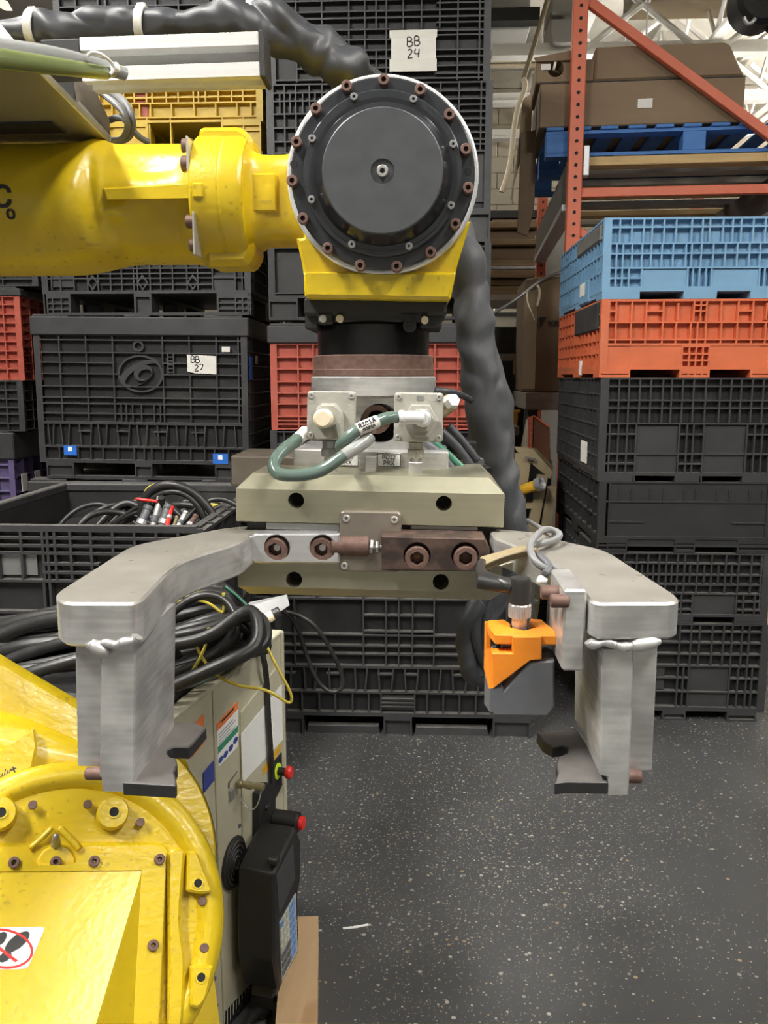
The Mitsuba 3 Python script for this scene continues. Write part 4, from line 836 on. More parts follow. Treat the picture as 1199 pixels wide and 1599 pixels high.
# yellow wrist housing
YH = 1.062
circ = [(596 + 149 * math.cos(a), 277 + 156 * math.sin(a)) for a in np.linspace(math.radians(12), math.radians(-212), 60)]
low = rounded([(462, 372), (473, 420), (476, 464), (702, 468), (712, 420), (735, 345)], [0, 40, 6, 6, 40, 0], 8)
hp = Polygon(circ).union(Polygon(low)).union(Polygon([(470, 330), (726, 330), (705, 440), (480, 440)])).buffer(3).buffer(-3).simplify(.3)
add('wrist_housing', prism(xz(list(hp.exterior.coords)[:-1], YH), YH, 1.26, 'y', .004), 'm_yellow', robot, smooth=40)
bl = prism(xz(rounded([(474, 425), (476, 465), (703, 469), (712, 425)], [2, 5, 5, 2]), 1.05), 1.045, 1.09, 'y', .004)
saddle = cut(bl, lathe([(0, 0), (155 * cd(C0) / FOCAL, 0), (155 * cd(C0) / FOCAL, .2), (0, .2)], ax(.98), ax(1.2), 96))
add('saddle', saddle, 'm_yellow', robot, smooth=40)
# neck between the flange and the housing
YA0 = 1.15
def arm_x(px): return onY(px, 318, YA0 - .06)[0]
ZC = onY(320, 318, YA0)[2]
def ring_yz(ry, rz_, n=8, k=24, zc=0, flat=.0):
    t = np.linspace(0, 2 * np.pi, 48, endpoint=False)
    e = 2.0 / n
    return np.stack([ry * np.sign(np.cos(t)) * np.abs(np.cos(t)) ** e, zc + rz_ * np.sign(np.sin(t)) * np.abs(np.sin(t)) ** e], 1)
def loft(sections):
    """[(x, ring (n,2) of (y,z))] -> closed mesh"""
    n = len(sections[0][1]); v = np.vstack([np.column_stack([np.full(n, x), r]) for x, r in sections]); f = []
    for i in range(len(sections) - 1):
        for j in range(n):
            a, b, c, d = i * n + j, i * n + (j + 1) % n, (i + 1) * n + (j + 1) % n, (i + 1) * n + j; f += [(a, b, c), (a, c, d)]
    k = len(v); v = np.vstack([v, v[:n].mean(0), v[-n:].mean(0)])
    for j in range(n): f += [((j + 1) % n, j, k), ((len(sections) - 1) * n + j, (len(sections) - 1) * n + (j + 1) % n, k + 1)]
    return fix(trimesh.Trimesh(v, f, process=False))
s1 = cd([arm_x(320), YA0 - .06, ZC]) / FOCAL
secs = []
for px, rpx, ry, n in ((372, 98, 96, 2.2), (380, 90, 88, 2.5), (388, 76, 74, 3.2), (398, 69, 66, 4), (415, 67, 62, 4.5), (440, 67, 62, 4.5), (470, 72, 66, 4.5), (500, 80, 70, 4.5)):
    r = ring_yz(ry * s1, rpx * s1, n); r[:, 0] += YA0; r[:, 1] += ZC; secs.append((arm_x(px), r))
nk_ = add('wrist_neck', loft(secs), 'm_yellow', robot, smooth=50)
yn = YA0 - 66 * s1
add('neck_facet', cbox(onY(368, 300, yn)[0], onY(432, 300, yn)[0], yn - .0025, yn + .04, onY(400, 331, yn)[2], onY(400, 271, yn)[2], .002), 'm_yellow', nk_, smooth=False)
fl = []
f1 = lathe([(0, 0), (100 * s1, 0), (103 * s1, .003), (103 * s1, .0345), (101.5 * s1, .0365), (101.5 * s1, .038), (103 * s1, .040), (102 * s1, .060), (97 * s1, .066), (0, .066)], [arm_x(301), YA0, ZC], [arm_x(301) + 1, YA0, ZC], 96)
add('arm_flange', f1, 'm_yellow', robot, smooth=32)
add('flange_ear', prism(rounded([(arm_x(305), ZC + .07), (arm_x(305), ZC + 108 * s1), (arm_x(372), ZC + 108 * s1), (arm_x(390), ZC + 92 * s1), (arm_x(390), ZC + .05)], [0, .008, .014, .01, 0]), YA0 - .035, YA0 + .03, 'y', .006), 'm_yellow', robot, smooth=40)
add('flange_ear', prism(rounded([(arm_x(303), ZC - .05), (arm_x(313), ZC - 107 * s1), (arm_x(380), ZC - 106 * s1), (arm_x(392), ZC - 84 * s1), (arm_x(385), ZC - .03)], [0, .008, .008, .006, 0]), YA0 - .045, YA0 + .03, 'y', .008), 'm_yellow', robot, smooth=40)
# forearm casting: a swept skin with its valley, scoop and bulge
xs = np.array(list(np.linspace(-420, 60, 12)) + list(np.linspace(70, 301, 78))); nt = 120
th = np.linspace(0, 2 * np.pi, nt, endpoint=False)
V = []
def g(a, w): return np.exp(-(a / w) ** 2)
def sst(a, b, x): t = np.clip((x - a) / (b - a), 0, 1); return t * t * (3 - 2 * t)
for px in xs:
    cy = 328 - 8 * sst(60, 200, px)
    r = 104 - 9 * sst(100, 190, px) + 3 * sst(285, 301, px)
    yv, zv = -np.cos(th), np.sin(th)                     # yv < 0 faces the viewer
    front = sst(.0, .5, -yv)
    rr = r * np.ones(nt)
    py = -zv * r                                         # pixels below the axis
    rr -= front * 15 * sst(138 + .10 * py, 172 + .10 * py, px) * (1 - sst(270, 299, px) * .6) * (.45 + .55 * g(py - 45, 42))   # lower pocket
    rr -= front * 16 * g(px - 225, 58) * g(py + 52, 24)                                     # scoop above the rib
    rr += front * 9 * g(px - 112 + .10 * py, 24) * g(py + 2, 50)                            # bulge left of the valley
    rr -= front * 12 * g(px - 145 - .06 * py, 9) * g(py - 8, 66)                            # the valley
    rr += front * 13 * g(px - 180, 22) * g(py - 26, 16)                                      # small swell right of the valley
    rr += 6 * g(px - 138, 14) * sst(.55, .9, zv)
    z = ZC + (cy - 318) * -s1 + rr * s1 * zv; y = YA0 + rr * s1 * yv * .93
    V.append(np.column_stack([np.full(nt, arm_x(px)), y, z]))
f_ = []
for i in range(len(xs) - 1):
    for j in range(nt):
        a, b, c, d = i * nt + j, i * nt + (j + 1) % nt, (i + 1) * nt + (j + 1) % nt, (i + 1) * nt + j; f_ += [(a, b, c), (a, c, d)]
v = np.vstack(V); k_ = len(v); v = np.vstack([v, V[0].mean(0), V[-1].mean(0)])
for j in range(nt): f_ += [((j + 1) % nt, j, k_), ((len(xs) - 1) * nt + j, (len(xs) - 1) * nt + (j + 1) % nt, k_ + 1)]
arm = add('forearm', fix(trimesh.Trimesh(v, f_, process=False)), 'm_yellow', robot, smooth=60)
yr = YA0 - .083
add('forearm_rib', hull([onY(163, 296, yr + .004), onY(303, 287, yr + .004), onY(303, 309, yr + .004), onY(168, 311, yr + .004), onY(160, 292, yr + .03), onY(303, 284, yr + .03), onY(303, 312, yr + .03), onY(165, 314, yr + .03)]), 'm_yellow', arm, smooth=False)
add('rib_tab', cbox(onY(290, 0, yr)[0], onY(308, 0, yr)[0], yr - .004, yr + .03, onY(300, 310, yr)[2], onY(300, 286, yr)[2], .002), 'm_yellow', arm, smooth=False)
for px, py, dy in ((291, 229, -.035), (290, 256, -.058), (297, 346, -.07), (303, 383, -.055)):
    p = onY(px, py, YA0 + dy); h = pxm(p, 12); r_ = pxm(p, 12 if py < 300 else 10)
    add('flange_bolt', cyl(p - [h * .5, 0, 0], p + [h * .9, 0, 0], r_, 18, b=.001), 'm_rust', robot)
add('washer_plate', cbox(arm_x(299), arm_x(302.5), YA0 - .078, YA0 - .03, onY(300, 272, YA0 - .06)[2], onY(300, 218, YA0 - .06)[2], .0008), 'm_zinc', robot, smooth=False)
add('washer_plate', cbox(arm_x(307), arm_x(310), YA0 - .085, YA0 - .05, onY(307, 402, YA0 - .06)[2], onY(307, 336, YA0 - .06)[2], .0008), 'm_zinc', robot, smooth=False)
def on_arm(m):                                           # lettering laid on the round forearm
    v = np.array(m.vertices); R_ = 104 * s1; zc = ZC - 10 * s1; out = v[:, 2] > .001
    pl = onY(0, 303, YA0 - .09); w = np.column_stack([pl[0] + v[:, 0], YA0 - .93 * np.sqrt(np.maximum(R_ ** 2 - (pl[2] + v[:, 1] - zc) ** 2, 0)) + np.where(out, -.0015, .003), pl[2] + v[:, 1]])
    m = m.copy(); m.vertices = w; return fix(m)
px_ = pxm(onY(0, 303, YA0 - .09), 1); tm = lambda t, h, dx, dy: (lambda m: (m.apply_translation([-m.bounds[:, 0].mean() + dx * px_, -m.bounds[:, 1].mean() - dy * px_, 0]), m)[1])(meshkit.text_mesh(t, h * px_, .002, True))
add('lettering', [on_arm(tm('C', 33, -4, 0)), on_arm(tm('o', 19, 7, 27))], 'm_ink', arm, smooth=False, label='black letters at the picture edge')
# below the wrist: black drive block, cylinder, rust ring, aluminium ring
YV = 1.15
XV = onY(583, 560, YV)[0]
def vz(py, y=YV - .085): return onY(583, py, y)[2]
sv = cd([XV, YV, 1.6]) / FOCAL
def vert(name, prof, mat, label=None, n=72):
    z0 = prof[0][1]
    return add(name, lathe([(r * sv, vz(py) - vz(z0)) for r, py in prof], [XV, YV, vz(z0)], [XV, YV, vz(z0) + 1], n), mat, robot, smooth=30, label=label)
drive = add('drive_block', cbox(onY(474, 480, 1.075)[0], onY(698, 480, 1.075)[0], 1.075, 1.235, vz(492), onY(583, 466, 1.06)[2] + .004, .004), 'm_matte_black', robot, smooth=False, label='black drive block')
for a, b, c, d, yy in ((476, 497, 488, 514, 1.085), (655, 690, 488, 512, 1.085), (496, 520, 488, 506, 1.075), (520, 660, 486, 503, 1.078)):
    p, q = onY(a, d, yy), onY(b, c, yy); add('block_step', cbox(p[0], q[0], yy, 1.2, p[2], q[2], .002), 'm_matte_black', drive, smooth=False)
vert('black_cylinder', [(0, 556), (86, 556), (86, 505), (60, 490), (0, 490)], 'm_black_steel', label='gloss black cylinder')
vert('rust_ring', [(0, 588), (92, 588), (94, 586), (94, 577), (93, 576), (93, 555), (91, 553), (0, 553)], 'm_rust', label='rusty adapter ring')
vert('aluminium_ring', [(0, 622), (90, 622), (97, 618), (97, 590), (95, 588), (0, 588)], 'm_alu', label='bare aluminium ring')
for px, py, m, r in ((505, 498, 'm_zinc', 6), (531, 498, 'm_cream_cap', 6), (663, 500, 'm_cream_cap', 6)):
    p = onY(px, py, 1.08); add('bolt', cyl(p + [0, -.008, 0], p + [0, .012, 0], pxm(p, r), 14, b=.001), m, drive)
p = onY(640, 510, 1.09); add('port', lathe([(0, .004), (.0055, .004), (.006, 0), (.0085, 0), (.0085, .02), (0, .02)], p + [0, -.02, 0], p + [0, 1, 0], 18), 'm_black_steel', drive)
# things on the forearm: khaki plate, brackets
plate = thing('mounting_plate', 'thick khaki-lit aluminium plate lying on the robot forearm, seen from below', 'plate')
ZP = onY(172, 224, 1.16)[2]
pf, pn = onZ(172, 224, ZP), onZ(58, 110, ZP)
add('sheet', prism([tuple(pf[:2]), tuple(pn[:2]), (pn[0] - .03, pn[1] - .10), (pn[0] - .5, pn[1] - .12), (pf[0] - .55, pf[1])], ZP, ZP + .010, 'z', .001), 'm_alu_gold', plate, smooth=False)
b0 = onY(-60, 215, 1.06); b1 = onY(82, 196, 1.06)
add('clamp_strip', cbox(b0[0], b1[0], 1.06, 1.10, ZC + .08, ZP - .001, .002), 'm_matte_black', plate, smooth=False, label='black strip under the plate')
brk = thing('bracket_block', 'grey and black bracket between the khaki plate and the aluminium rail', 'bracket')
add('black_block', hull([onY(70, 108, 1.19), onY(116, 118, 1.19), onY(118, 165, 1.19), onY(80, 130, 1.19), onY(70, 108, 1.24), onY(116, 118, 1.24), onY(118, 165, 1.24), onY(80, 130, 1.24)]), 'm_matte_black', brk, smooth=False)
add('grey_arm', hull([onY(114, 116, 1.19), onY(140, 122, 1.19), onY(171, 188, 1.19), onY(172, 215, 1.185), onY(120, 165, 1.19), onY(114, 116, 1.23), onY(140, 122, 1.23), onY(171, 188, 1.23), onY(172, 216, 1.23)]), 'm_alu_brown', brk, smooth=False)
add('light_face', hull([onY(118, 160, 1.184), onY(124, 158, 1.184), onY(174, 214, 1.184), onY(172, 224, 1.184), onY(120, 168, 1.184), onY(118, 160, 1.192), onY(174, 214, 1.192), onY(172, 224, 1.192)]), 'm_alu', brk, smooth=False)
rail = thing('aluminium_rail', 'slotted white-anodised aluminium rail above the robot forearm', 'rail')
yr0, yr1 = 1.12, 1.17
h0, h1 = onY(300, 124, yr0)[2], onY(300, 55, yr0)[2]; H_ = h1 - h0
prof = [(yr0, h0), (yr0, h0 + .32 * H_), (yr0 + .022, h0 + .34 * H_), (yr0 + .022, h0 + .68 * H_), (yr0, h0 + .70 * H_), (yr0, h1), (yr1, h1), (yr1, h0), (yr1 - .015, h0), (yr1 - .016, h0 + .012), (yr0 + .016, h0 + .012), (yr0 + .015, h0)]
x0, x1 = onY(126, 90, yr0)[0], onY(405, 90, yr0)[0]
tilt = rot_about([x0, yr0, h0], [0, 1, 0], -.8)
m = prism(prof, x0, x1, 'x', .0008); m.apply_transform(tilt); add('profile', m, 'm_white_alu', rail, smooth=False)
m = box(x0 + .0005, x1 - .0005, yr0 + .0205, yr0 + .023, h0 + .34 * H_, h0 + .68 * H_); m.apply_transform(tilt); add('groove', m, 'm_steel_gray', rail, smooth=False)
m = cbox(x1, x1 + pxm([x1, yr0, h0], 8), yr0 - .001, yr1 + .001, h0 - .002, h1 + .002, .002); m.apply_transform(tilt); add('end_cap', m, 'm_black_smooth', rail, smooth=False, label='dark end cap')
m = cbox(onY(62, 90, yr0)[0], x0 - .001, yr0 + .004, yr1, h0 + .3 * H_, h1 + .001, .002); m.apply_transform(tilt); add('clamp_plate', m, 'm_black_smooth', rail, smooth=False)
# cable coil, cream bracket, tube at the top left
coil = []
for i, (dx, dy) in enumerate(((0, 0), (8, 3), (-9, 5))):
    coil.append(tube([onY(160 + dx, 140, 1.25), onY(183 + dx, 152 + dy, 1.23), onY(203 + dx * .5, 185 + dy, 1.22 - .01 * i), onY(195 + dx * .5, 214 + dy * .6, 1.23), onY(170, 219 + dy * .5, 1.24), onY(150, 222, 1.26)], .0045, n=50, sides=10))
coil.append(tube([onY(170, 188, 1.23), onY(195, 187, 1.22), onY(205, 200, 1.22), onY(232, 222, 1.24)], .0045, n=30, sides=10))
add('cable_coil', coil, 'm_cable_gray', label='coil of thin grey cables between the plate and the yellow crate', cat='cable')
k = thing('cream_bracket', 'cream bent bracket in the top left corner', 'bracket')
add('arm', hull([onY(-10, -6, 1.3), onY(12, 2, 1.3), onY(20, 17, 1.3), onY(10, 17, 1.3), onY(-10, 8, 1.3), onY(-10, -6, 1.33), onY(12, 2, 1.33), onY(20, 17, 1.33)]), 'm_cream_cap', k, smooth=False)
add('foot', hull([onY(-12, 34, 1.16), onY(0, 36, 1.16), onY(24, 65, 1.15), onY(-12, 70, 1.15), onY(-12, 34, 1.19), onY(0, 36, 1.19), onY(24, 65, 1.18), onY(-12, 70, 1.18)]), 'm_cream_cap', k, smooth=False)
k = thing('spare_tube', 'clear grey tube with a lime stripe ending in a cable tie, at the upper left', 'tube')
yt = .80
ts = spline([onY(-60, 72, yt - .06), onY(0, 80, yt), onY(70, 87, yt + .05), onY(130, 98, yt + .1), onY(178, 110, yt + .14)], 60)
add('tube', tube(ts, np.linspace(.0125, .0075, 60), raw=True, sides=16), 'm_clear_gray', k, smooth=True)
ts2 = spline([onY(-60, 84, yt - .065), onY(0, 92, yt - .01), onY(70, 101, yt + .04), onY(130, 109, yt + .09), onY(165, 114, yt + .125)], 60)
add('stripe', tube(ts2, np.linspace(.0105, .0065, 60), raw=True, sides=16), 'm_lime', k, smooth=True)
a, b = onY(176, 109, yt + .139), onY(196, 116, yt + .15); add('tip', cyl(a, b, .007, 16, b=.001), 'm_clear_gray', k)
add('cable_tie', [tube([onY(138, 86, yt + .09), onY(148, 82, yt + .085), onY(168, 92, yt + .11), onY(177, 103, yt + .12), onY(172, 116, yt + .12)], .0018, n=30, sides=8), cbox(*sum([[c - .004, c + .004] for c in onY(180, 105, yt + .125)], []), .001)], 'm_white', k)

# ------------------------------------------------------------------ cable sleeves
def wrinkle(seed, amp, fold):
    def fn(P, t, a):
        q = np.array(P); ridge = np.abs(meshkit.fbm(q * [15, 15, 11] + 3 * seed + np.sin(q[..., ::-1] * 24) * .5, 2, seed + 4) - .5) * 2.6
        n1 = meshkit.fbm(q * 9 + seed, 2, seed) - .5
        n2 = np.sin((t * fold + .6 * np.sin(a + seed) + 2.2 * (meshkit.noise(q * 10 + seed, seed) - .5)) * 2 * np.pi)
        return 1 + amp * (1.6 * n1 + 1.5 * (ridge - .4) + .16 * n2 * (.4 + .6 * np.cos(a + t * 5 + seed))) + .10 * np.cos(2 * (a - 7 * t - seed))
    return fn
k = thing('cable_sleeve', 'black wrinkled cable sleeve along the top, tied with three pale cable ties', 'cable sleeve')
yt = 1.24
pts = [onY(*p, yt + dy) for p, dy in (((-80, 46), 0), ((0, 44), 0), ((55, 44), 0), ((140, 39), 0), ((221, 36), 0), ((310, 34), 0), ((392, 33), .0), ((440, 46), .0), ((500, 80), .02), ((545, 112), .05), ((585, 150), .1), ((640, 215), .13), ((680, 290), .12))]
rad = np.interp(np.linspace(0, 1, 220), [0, .10, .26, .45, .55, .62, .70, .82, 1], [.017, .0165, .019, .021, .026, .032, .031, .029, .024])
add('sleeve', tube(pts, rad, n=220, sides=40, disp=wrinkle(3, .42, 15)), 'm_vinyl', k, smooth=True)
for px, py in ((52, 43), (222, 37), (391, 33)):
    c = onY(px, py, yt); ang = np.linspace(0, 2 * np.pi, 40); r_ = pxm(c, 25)
    w_ = pxm(c, 6.5)
    tie = lathe([(r_ - .003, -w_), (r_, -w_), (r_ + .001, 0), (r_, w_), (r_ - .003, w_), (r_ - .003, -w_)], c, c + [1, 0, -.12], 40)
    add('cable_tie', [tie, cbox(c[0] - .006, c[0] + .006, c[1] - .004, c[1] + .004, c[2] + r_ - .001, c[2] + r_ + .004, .001)], 'm_tie', k, smooth=50)
k = thing('cable_sleeve', 'grey woven cable sleeve hanging from the round wrist cover down behind the gripper', 'cable sleeve')
pts = [onY(*p, y) for p, y in (((690, 330), 1.32), ((722, 400), 1.31), ((737, 466), 1.30), ((750, 570), 1.29), ((764, 657), 1.28), ((776, 743), 1.28), ((792, 810), 1.28), ((797, 860), 1.29), ((780, 915), 1.30), ((752, 960), 1.30), ((739, 1005), 1.28), ((748, 1052), 1.27))]
rad = np.interp(np.linspace(0, 1, 260), [0, .1, .3, .45, .58, .66, .74, .85, .95, 1], [.026, .030, .034, .030, .035, .032, .028, .026, .024, .018])
add('sleeve', tube(pts, rad, n=260, sides=44, disp=wrinkle(11, .25, 13)), 'm_sleeve', k, smooth=True)
c = onY(740, 985, 1.285)
add('torn_end', tube([onY(750, 940, 1.26), onY(733, 965, 1.255), onY(726, 1010, 1.255), onY(737, 1050, 1.26), onY(752, 1062, 1.27)], np.linspace(.018, .012, 60), n=60, sides=24, disp=wrinkle(5, .35, 6)), 'm_vinyl', k, smooth=True, label='shiny black folded end')
for px, py, m, r_ in ((744, 1000, 'm_vinyl', .010), (758, 1015, 'm_vinyl', .008)):
    add('inner_cable', tube([onY(765, 930, 1.26), onY(px, py - 40, 1.25), onY(px, py, 1.25), onY(px + 14, py + 40, 1.26)], r_, n=40), m, k)

# ------------------------------------------------------------------ the gripper
gr = thing('gripper', 'two-jaw gripper of bare aluminium plates and bent arms below the robot wrist', 'gripper')
TL = lambda m: (m.apply_transform(rot_about(onY(580, 850, .97), [0, 1, 0], .9)), m)[1]      # the whole head leans by a degree
YG = .965
def slab(a, b, top, bot, y0, y1, ct, cb):
    """plate from px a..b with chamfers of ct at the top rim and cb at the bottom rim"""
    x0, x1 = onY(a, 840, y0)[0], onY(b, 840, y0)[0]; z1, z0 = onY(578, top, y0)[2], onY(578, bot, y0)[2]
    pts = []
    for z, i in ((z0, cb), (z0 + cb, 0), (z1 - ct, 0), (z1, ct)):
        for x in (x0 + i, x1 - i):
            for y in (y0 + i, y1 - i): pts.append((x, y, z))
    return hull(pts)
holes = [cyl(onY(px, py, YG) - [0, .02, 0], onY(px, py, YG) + [0, .04, 0], pxm(onY(px, py, YG), 12.5), 32) for px, py in ((461, 783.5), (692, 785))]
up = cut(slab(369, 785, 745, 819, YG, 1.16, .017, .0008), *holes)
add('upper_body', TL(up), 'm_alu_gold', gr, smooth=20, label='pale olive bevelled plate with two holes')
holes = [cyl(onY(px, py, YG) - [0, .02, 0], onY(px, py, YG) + [0, .04, 0], pxm(onY(px, py, YG), 12.5), 32) for px, py in ((460, 907), (689, 907))]
lo = cut(slab(370, 786, 878, 936, YG, 1.16, .0008, .012), *holes)
add('lower_body', TL(lo), 'm_alu_gold', gr, smooth=20)
for px, py in ((461, 783.5), (692, 785), (460, 907), (689, 907)):
    p = onY(px, py, YG + .030); add('bore', TL(cyl(p, p + [0, .008, 0], pxm(p, 12), 24)), 'm_dark_hole', gr)
x0, x1 = onY(382, 840, YG)[0], onY(776, 840, YG)[0]
add('core', TL(cbox(x0, x1, YG + .012, 1.15, onY(578, 882, YG)[2], onY(578, 816, YG)[2], .002)), 'm_matte_black', gr, smooth=False)
for a, b in ((415, 530), (640, 745)):
    p, q = onY(a, 829, YG + .008), onY(b, 819, YG + .008); add('slide_rail', TL(cbox(p[0], q[0], YG + .006, YG + .03, p[2], q[2], .001)), 'm_steel_gray', gr, smooth=False)
# cover plate in the middle
yc = YG - .010
cp = prism(xz(rounded([(529, 799), (626, 799), (626, 893), (529, 893)], pxm(C0, 0) + 9), yc), yc, yc + .012, 'y', .0015)
cov = add('cover_plate', TL(cp), 'm_alu_brown', gr, smooth=30, label='dull brown cover plate in the middle')
for px, py in ((540, 810), (615, 811), (538, 884)):
    p = onY(px, py, yc); add('screw', TL(socket_bolt(p + [0, .002, 0], [0, -1, 0], pxm(p, 5.8), .004, 16)), 'm_zinc', cov)
# rear block left, mount block and bracket on top
p, q = onY(359, 762, 1.08), onY(470, 716, 1.08); add('rear_block', TL(cbox(p[0], q[0], 1.08, 1.2, p[2], q[2], .002)), 'm_alu_brown', gr, smooth=False)
p, q = onY(457, 742, 1.07), onY(699, 704, 1.07); mb = add('mount_block', TL(cbox(p[0], q[0], 1.07, 1.22, p[2], q[2], .002)), 'm_alu', gr, smooth=False)
zt_ = onY(583, 615, 1.08)[2]; p, q = onY(548, 720, 1.09), onY(618, 615, 1.09)
br = cut(cbox(onY(540, 0, 1.09)[0], onY(636, 0, 1.09)[0], 1.09, 1.21, p[2], zt_, .002), cyl(onY(588, 664, 1.05), onY(588, 664, 1.05) + [0, .12, 0], .026, 40))
add('wrist_bracket', TL(br), 'm_alu', gr, smooth=25)
add('bracket_bore', TL(cyl(onY(588, 664, 1.14), onY(588, 664, 1.14) + [0, .02, 0], .0255, 32)), 'm_dark_hole', gr)
add('bore_bolt', TL(lathe([(.012, 0), (.019, 0), (.019, .03), (.012, .03), (.012, 0)], onY(585, 655, 1.10), onY(585, 655, 1.10) + [0, 1, 0], 24)), 'm_rust', gr)
p, q = onY(569, 749, 1.03), onY(586, 712, 1.03); add('locating_peg', TL(cbox(p[0], q[0], 1.02, 1.05, p[2], q[2], .001)), 'm_alu', gr, smooth=False)
for (a, b, t1, t2) in (((520, 708, 558, 729), 'RDI1', 'PRX', 0), ((587, 708, 624, 729), 'RDI2', 'PRX', 0)):
    p, q = onY(a[0], a[3] - 1, 1.066), onY(a[2], a[1], 1.066)
    tg = add('name_tag', TL(box(p[0], q[0], 1.0665, 1.0705, p[2], q[2])), 'm_white', gr, smooth=False, label='white tag with black letters')
    w_ = q[0] - p[0]; hh = q[2] - p[2]; cx = (p[0] + q[0]) / 2
    e = .0008; fr_ = [box(p[0], q[0], 1.0660, 1.0668, q[2] - e, q[2]), box(p[0], q[0], 1.0660, 1.0668, p[2], p[2] + e), box(p[0], p[0] + e, 1.0660, 1.0668, p[2], q[2]), box(q[0] - e, q[0], 1.0660, 1.0668, p[2], q[2])]
    add('letters', [TL(cat_(fr_ + [lettering(b, hh * .33, FRONT([cx, 1.0668, p[2] + hh * .72]), .0006, True), lettering(t1, hh * .33, FRONT([cx, 1.0668, p[2] + hh * .28]), .0006, True)]))], 'm_ink', tg, smooth=False)
# --- left bent arm
ZT = onZ(395, 833, 0)[2]; ZT = onY(395, 833, .95)[2]
def top(*pts): return xy(pts, ZT)
la = [(531, 829), (406, 829), (393, 833), (376, 847), (277, 878), (222, 936), (206, 942), (100, 941), (88, 934), (87, 925), (205, 851), (369, 821), (531, 822)]
P = xy(la, ZT)
zpad = onY(460, 881, .955)[2]; thick = ZT - zpad
rL = rounded(P, [0, .004, .008, .02, .03, .012, .012, .012, .01, .012, .03, .03, 0], 5)
add('left_arm', prism(rL, ZT - thick, ZT, 'z', .0022), 'm_alu_dull', gr, smooth=35, label='bent bare aluminium arm on the left')
p = onY(388, 880, .953); q = onY(531, 833, .953)
pad = cut(prism(xz(rounded([(386, 845), (397, 833.5), (530, 833.5), (530, 880), (398, 880), (387, 872)], [6, 6, 3, 3, 6, 6]), .948), .948, .972, 'y', .002), *[cyl(onY(px, 855, .948) - [0, .02, 0], onY(px, 855, .948) + [0, .017, 0], pxm(p, 20.5), 32) for px in (432.5, 503.5)])
lp = add('left_pad', pad, 'm_bright', gr, smooth=30, label='bright milled pad with two countersunk bolts')
for px in (432.5, 503.5):
    c = onY(px, 855, .9655); add('bolt', socket_bolt(c, [0, -1, 0], pxm(c, 19.5), .016, 28, .6, .92), 'm_rust', lp)
# --- right bent arm
ra = [(597, 822), (742, 824), (845, 833), (878, 846), (946, 860), (1057, 931), (1060, 939), (1050, 943), (933, 944), (919, 938), (893, 900), (868, 884), (796, 850), (772, 841), (764, 829), (597, 829)]
P = xy(ra, ZT)
rR = rounded(P, [0, 0, .02, .03, .03, .012, .008, .010, .012, .012, .02, .02, .01, .005, .002, 0], 5)
add('right_arm', prism(rR, ZT - .030, ZT + .001, 'z', .0022), 'm_alu_dull', gr, smooth=35, label='bent bare aluminium arm on the right')
pad = cut(prism(xz([(595, 837), (757, 841), (765, 857), (764, 893), (596, 891)], .922), .922, .985, 'y', .0015), *[cyl(onY(px, 867.5, .922) - [0, .02, 0], onY(px, 867.5, .922) + [0, .017, 0], pxm(p, 20.5), 32) for px in (651, 726)])
rp = add('right_pad', pad, 'm_rust_plate', gr, smooth=20, label='dark rust-stained steel pad with two countersunk bolts')
for px in (651, 726):
    c = onY(px, 867.5, .9395); add('bolt', socket_bolt(c, [0, -1, 0], pxm(c, 19.5), .017, 28, .6, .92), 'm_rust', rp)
c0, c1 = onY(531, 852, .958), onY(577, 852, .958)
add('stop_cylinder', cyl(c0 - [.01, 0, 0], c1, pxm(c0, 16), 28, b=.0015), 'm_rust', gr, label='rusty stop cylinder between the pads')
add('stop_nut', hexnut(c1, onY(583, 853, .958), pxm(c0, 12)), 'm_zinc', gr, smooth=False)
add('stop_screw', [cyl(onY(583, 853, .958), onY(589, 853, .958), pxm(c0, 5), 12), hexnut(onY(587, 853, .958), onY(592, 853, .958), pxm(c0, 10)), cyl(onY(592, 853, .958), onY(597, 853, .958), pxm(c0, 5), 12)], 'm_zinc', gr)
# --- legs under the arm ends
YL0 = onZ(150, 942, ZT)[1]
def legbox(pts_front, y0, y1, b=.0012): return prism(xz(pts_front, y0), y0, y1, 'y', b)
yl = YL0 + .006
add('left_leg', legbox([(157, 1000), (211, 1000), (209.5, 1239), (159.5, 1237), (158, 1215), (155, 1213)], yl, yl + .115), 'm_alu', gr, smooth=25, label='upright aluminium plate under the left arm')
add('left_outer_plate', legbox([(117, 1003), (170, 1003), (168, 1199), (121, 1197)], yl + .028, yl + .12), 'm_alu_dull', gr, smooth=25)
c = onY(149, 1208, yl + .02); add('left_foot_bolt', cyl(c - [.008, 0, 0], c + [.012, 0, 0], pxm(c, 10), 16, b=.001), 'm_rust', gr)
YR0 = onZ(990, 943, ZT)[1]; yr = YR0 + .006
add('right_leg', legbox([(940, 1012), (990, 1012), (983, 1214), (981, 1243), (950, 1243), (949, 1214), (937, 1211)], yr, yr + .12), 'm_alu', gr, smooth=25, label='upright aluminium plate under the right arm')
add('right_outer_plate', legbox([(985, 1008), (1027, 1008), (1018, 1204), (980, 1206)], yr + .028, yr + .12), 'm_alu', gr, smooth=25)
c = onY(990, 1212, yr + .02); add('right_foot_bolt', cyl(c - [.012, 0, 0], c + [.006, 0, 0], pxm(c, 11), 16, b=.001), 'm_rust', gr)
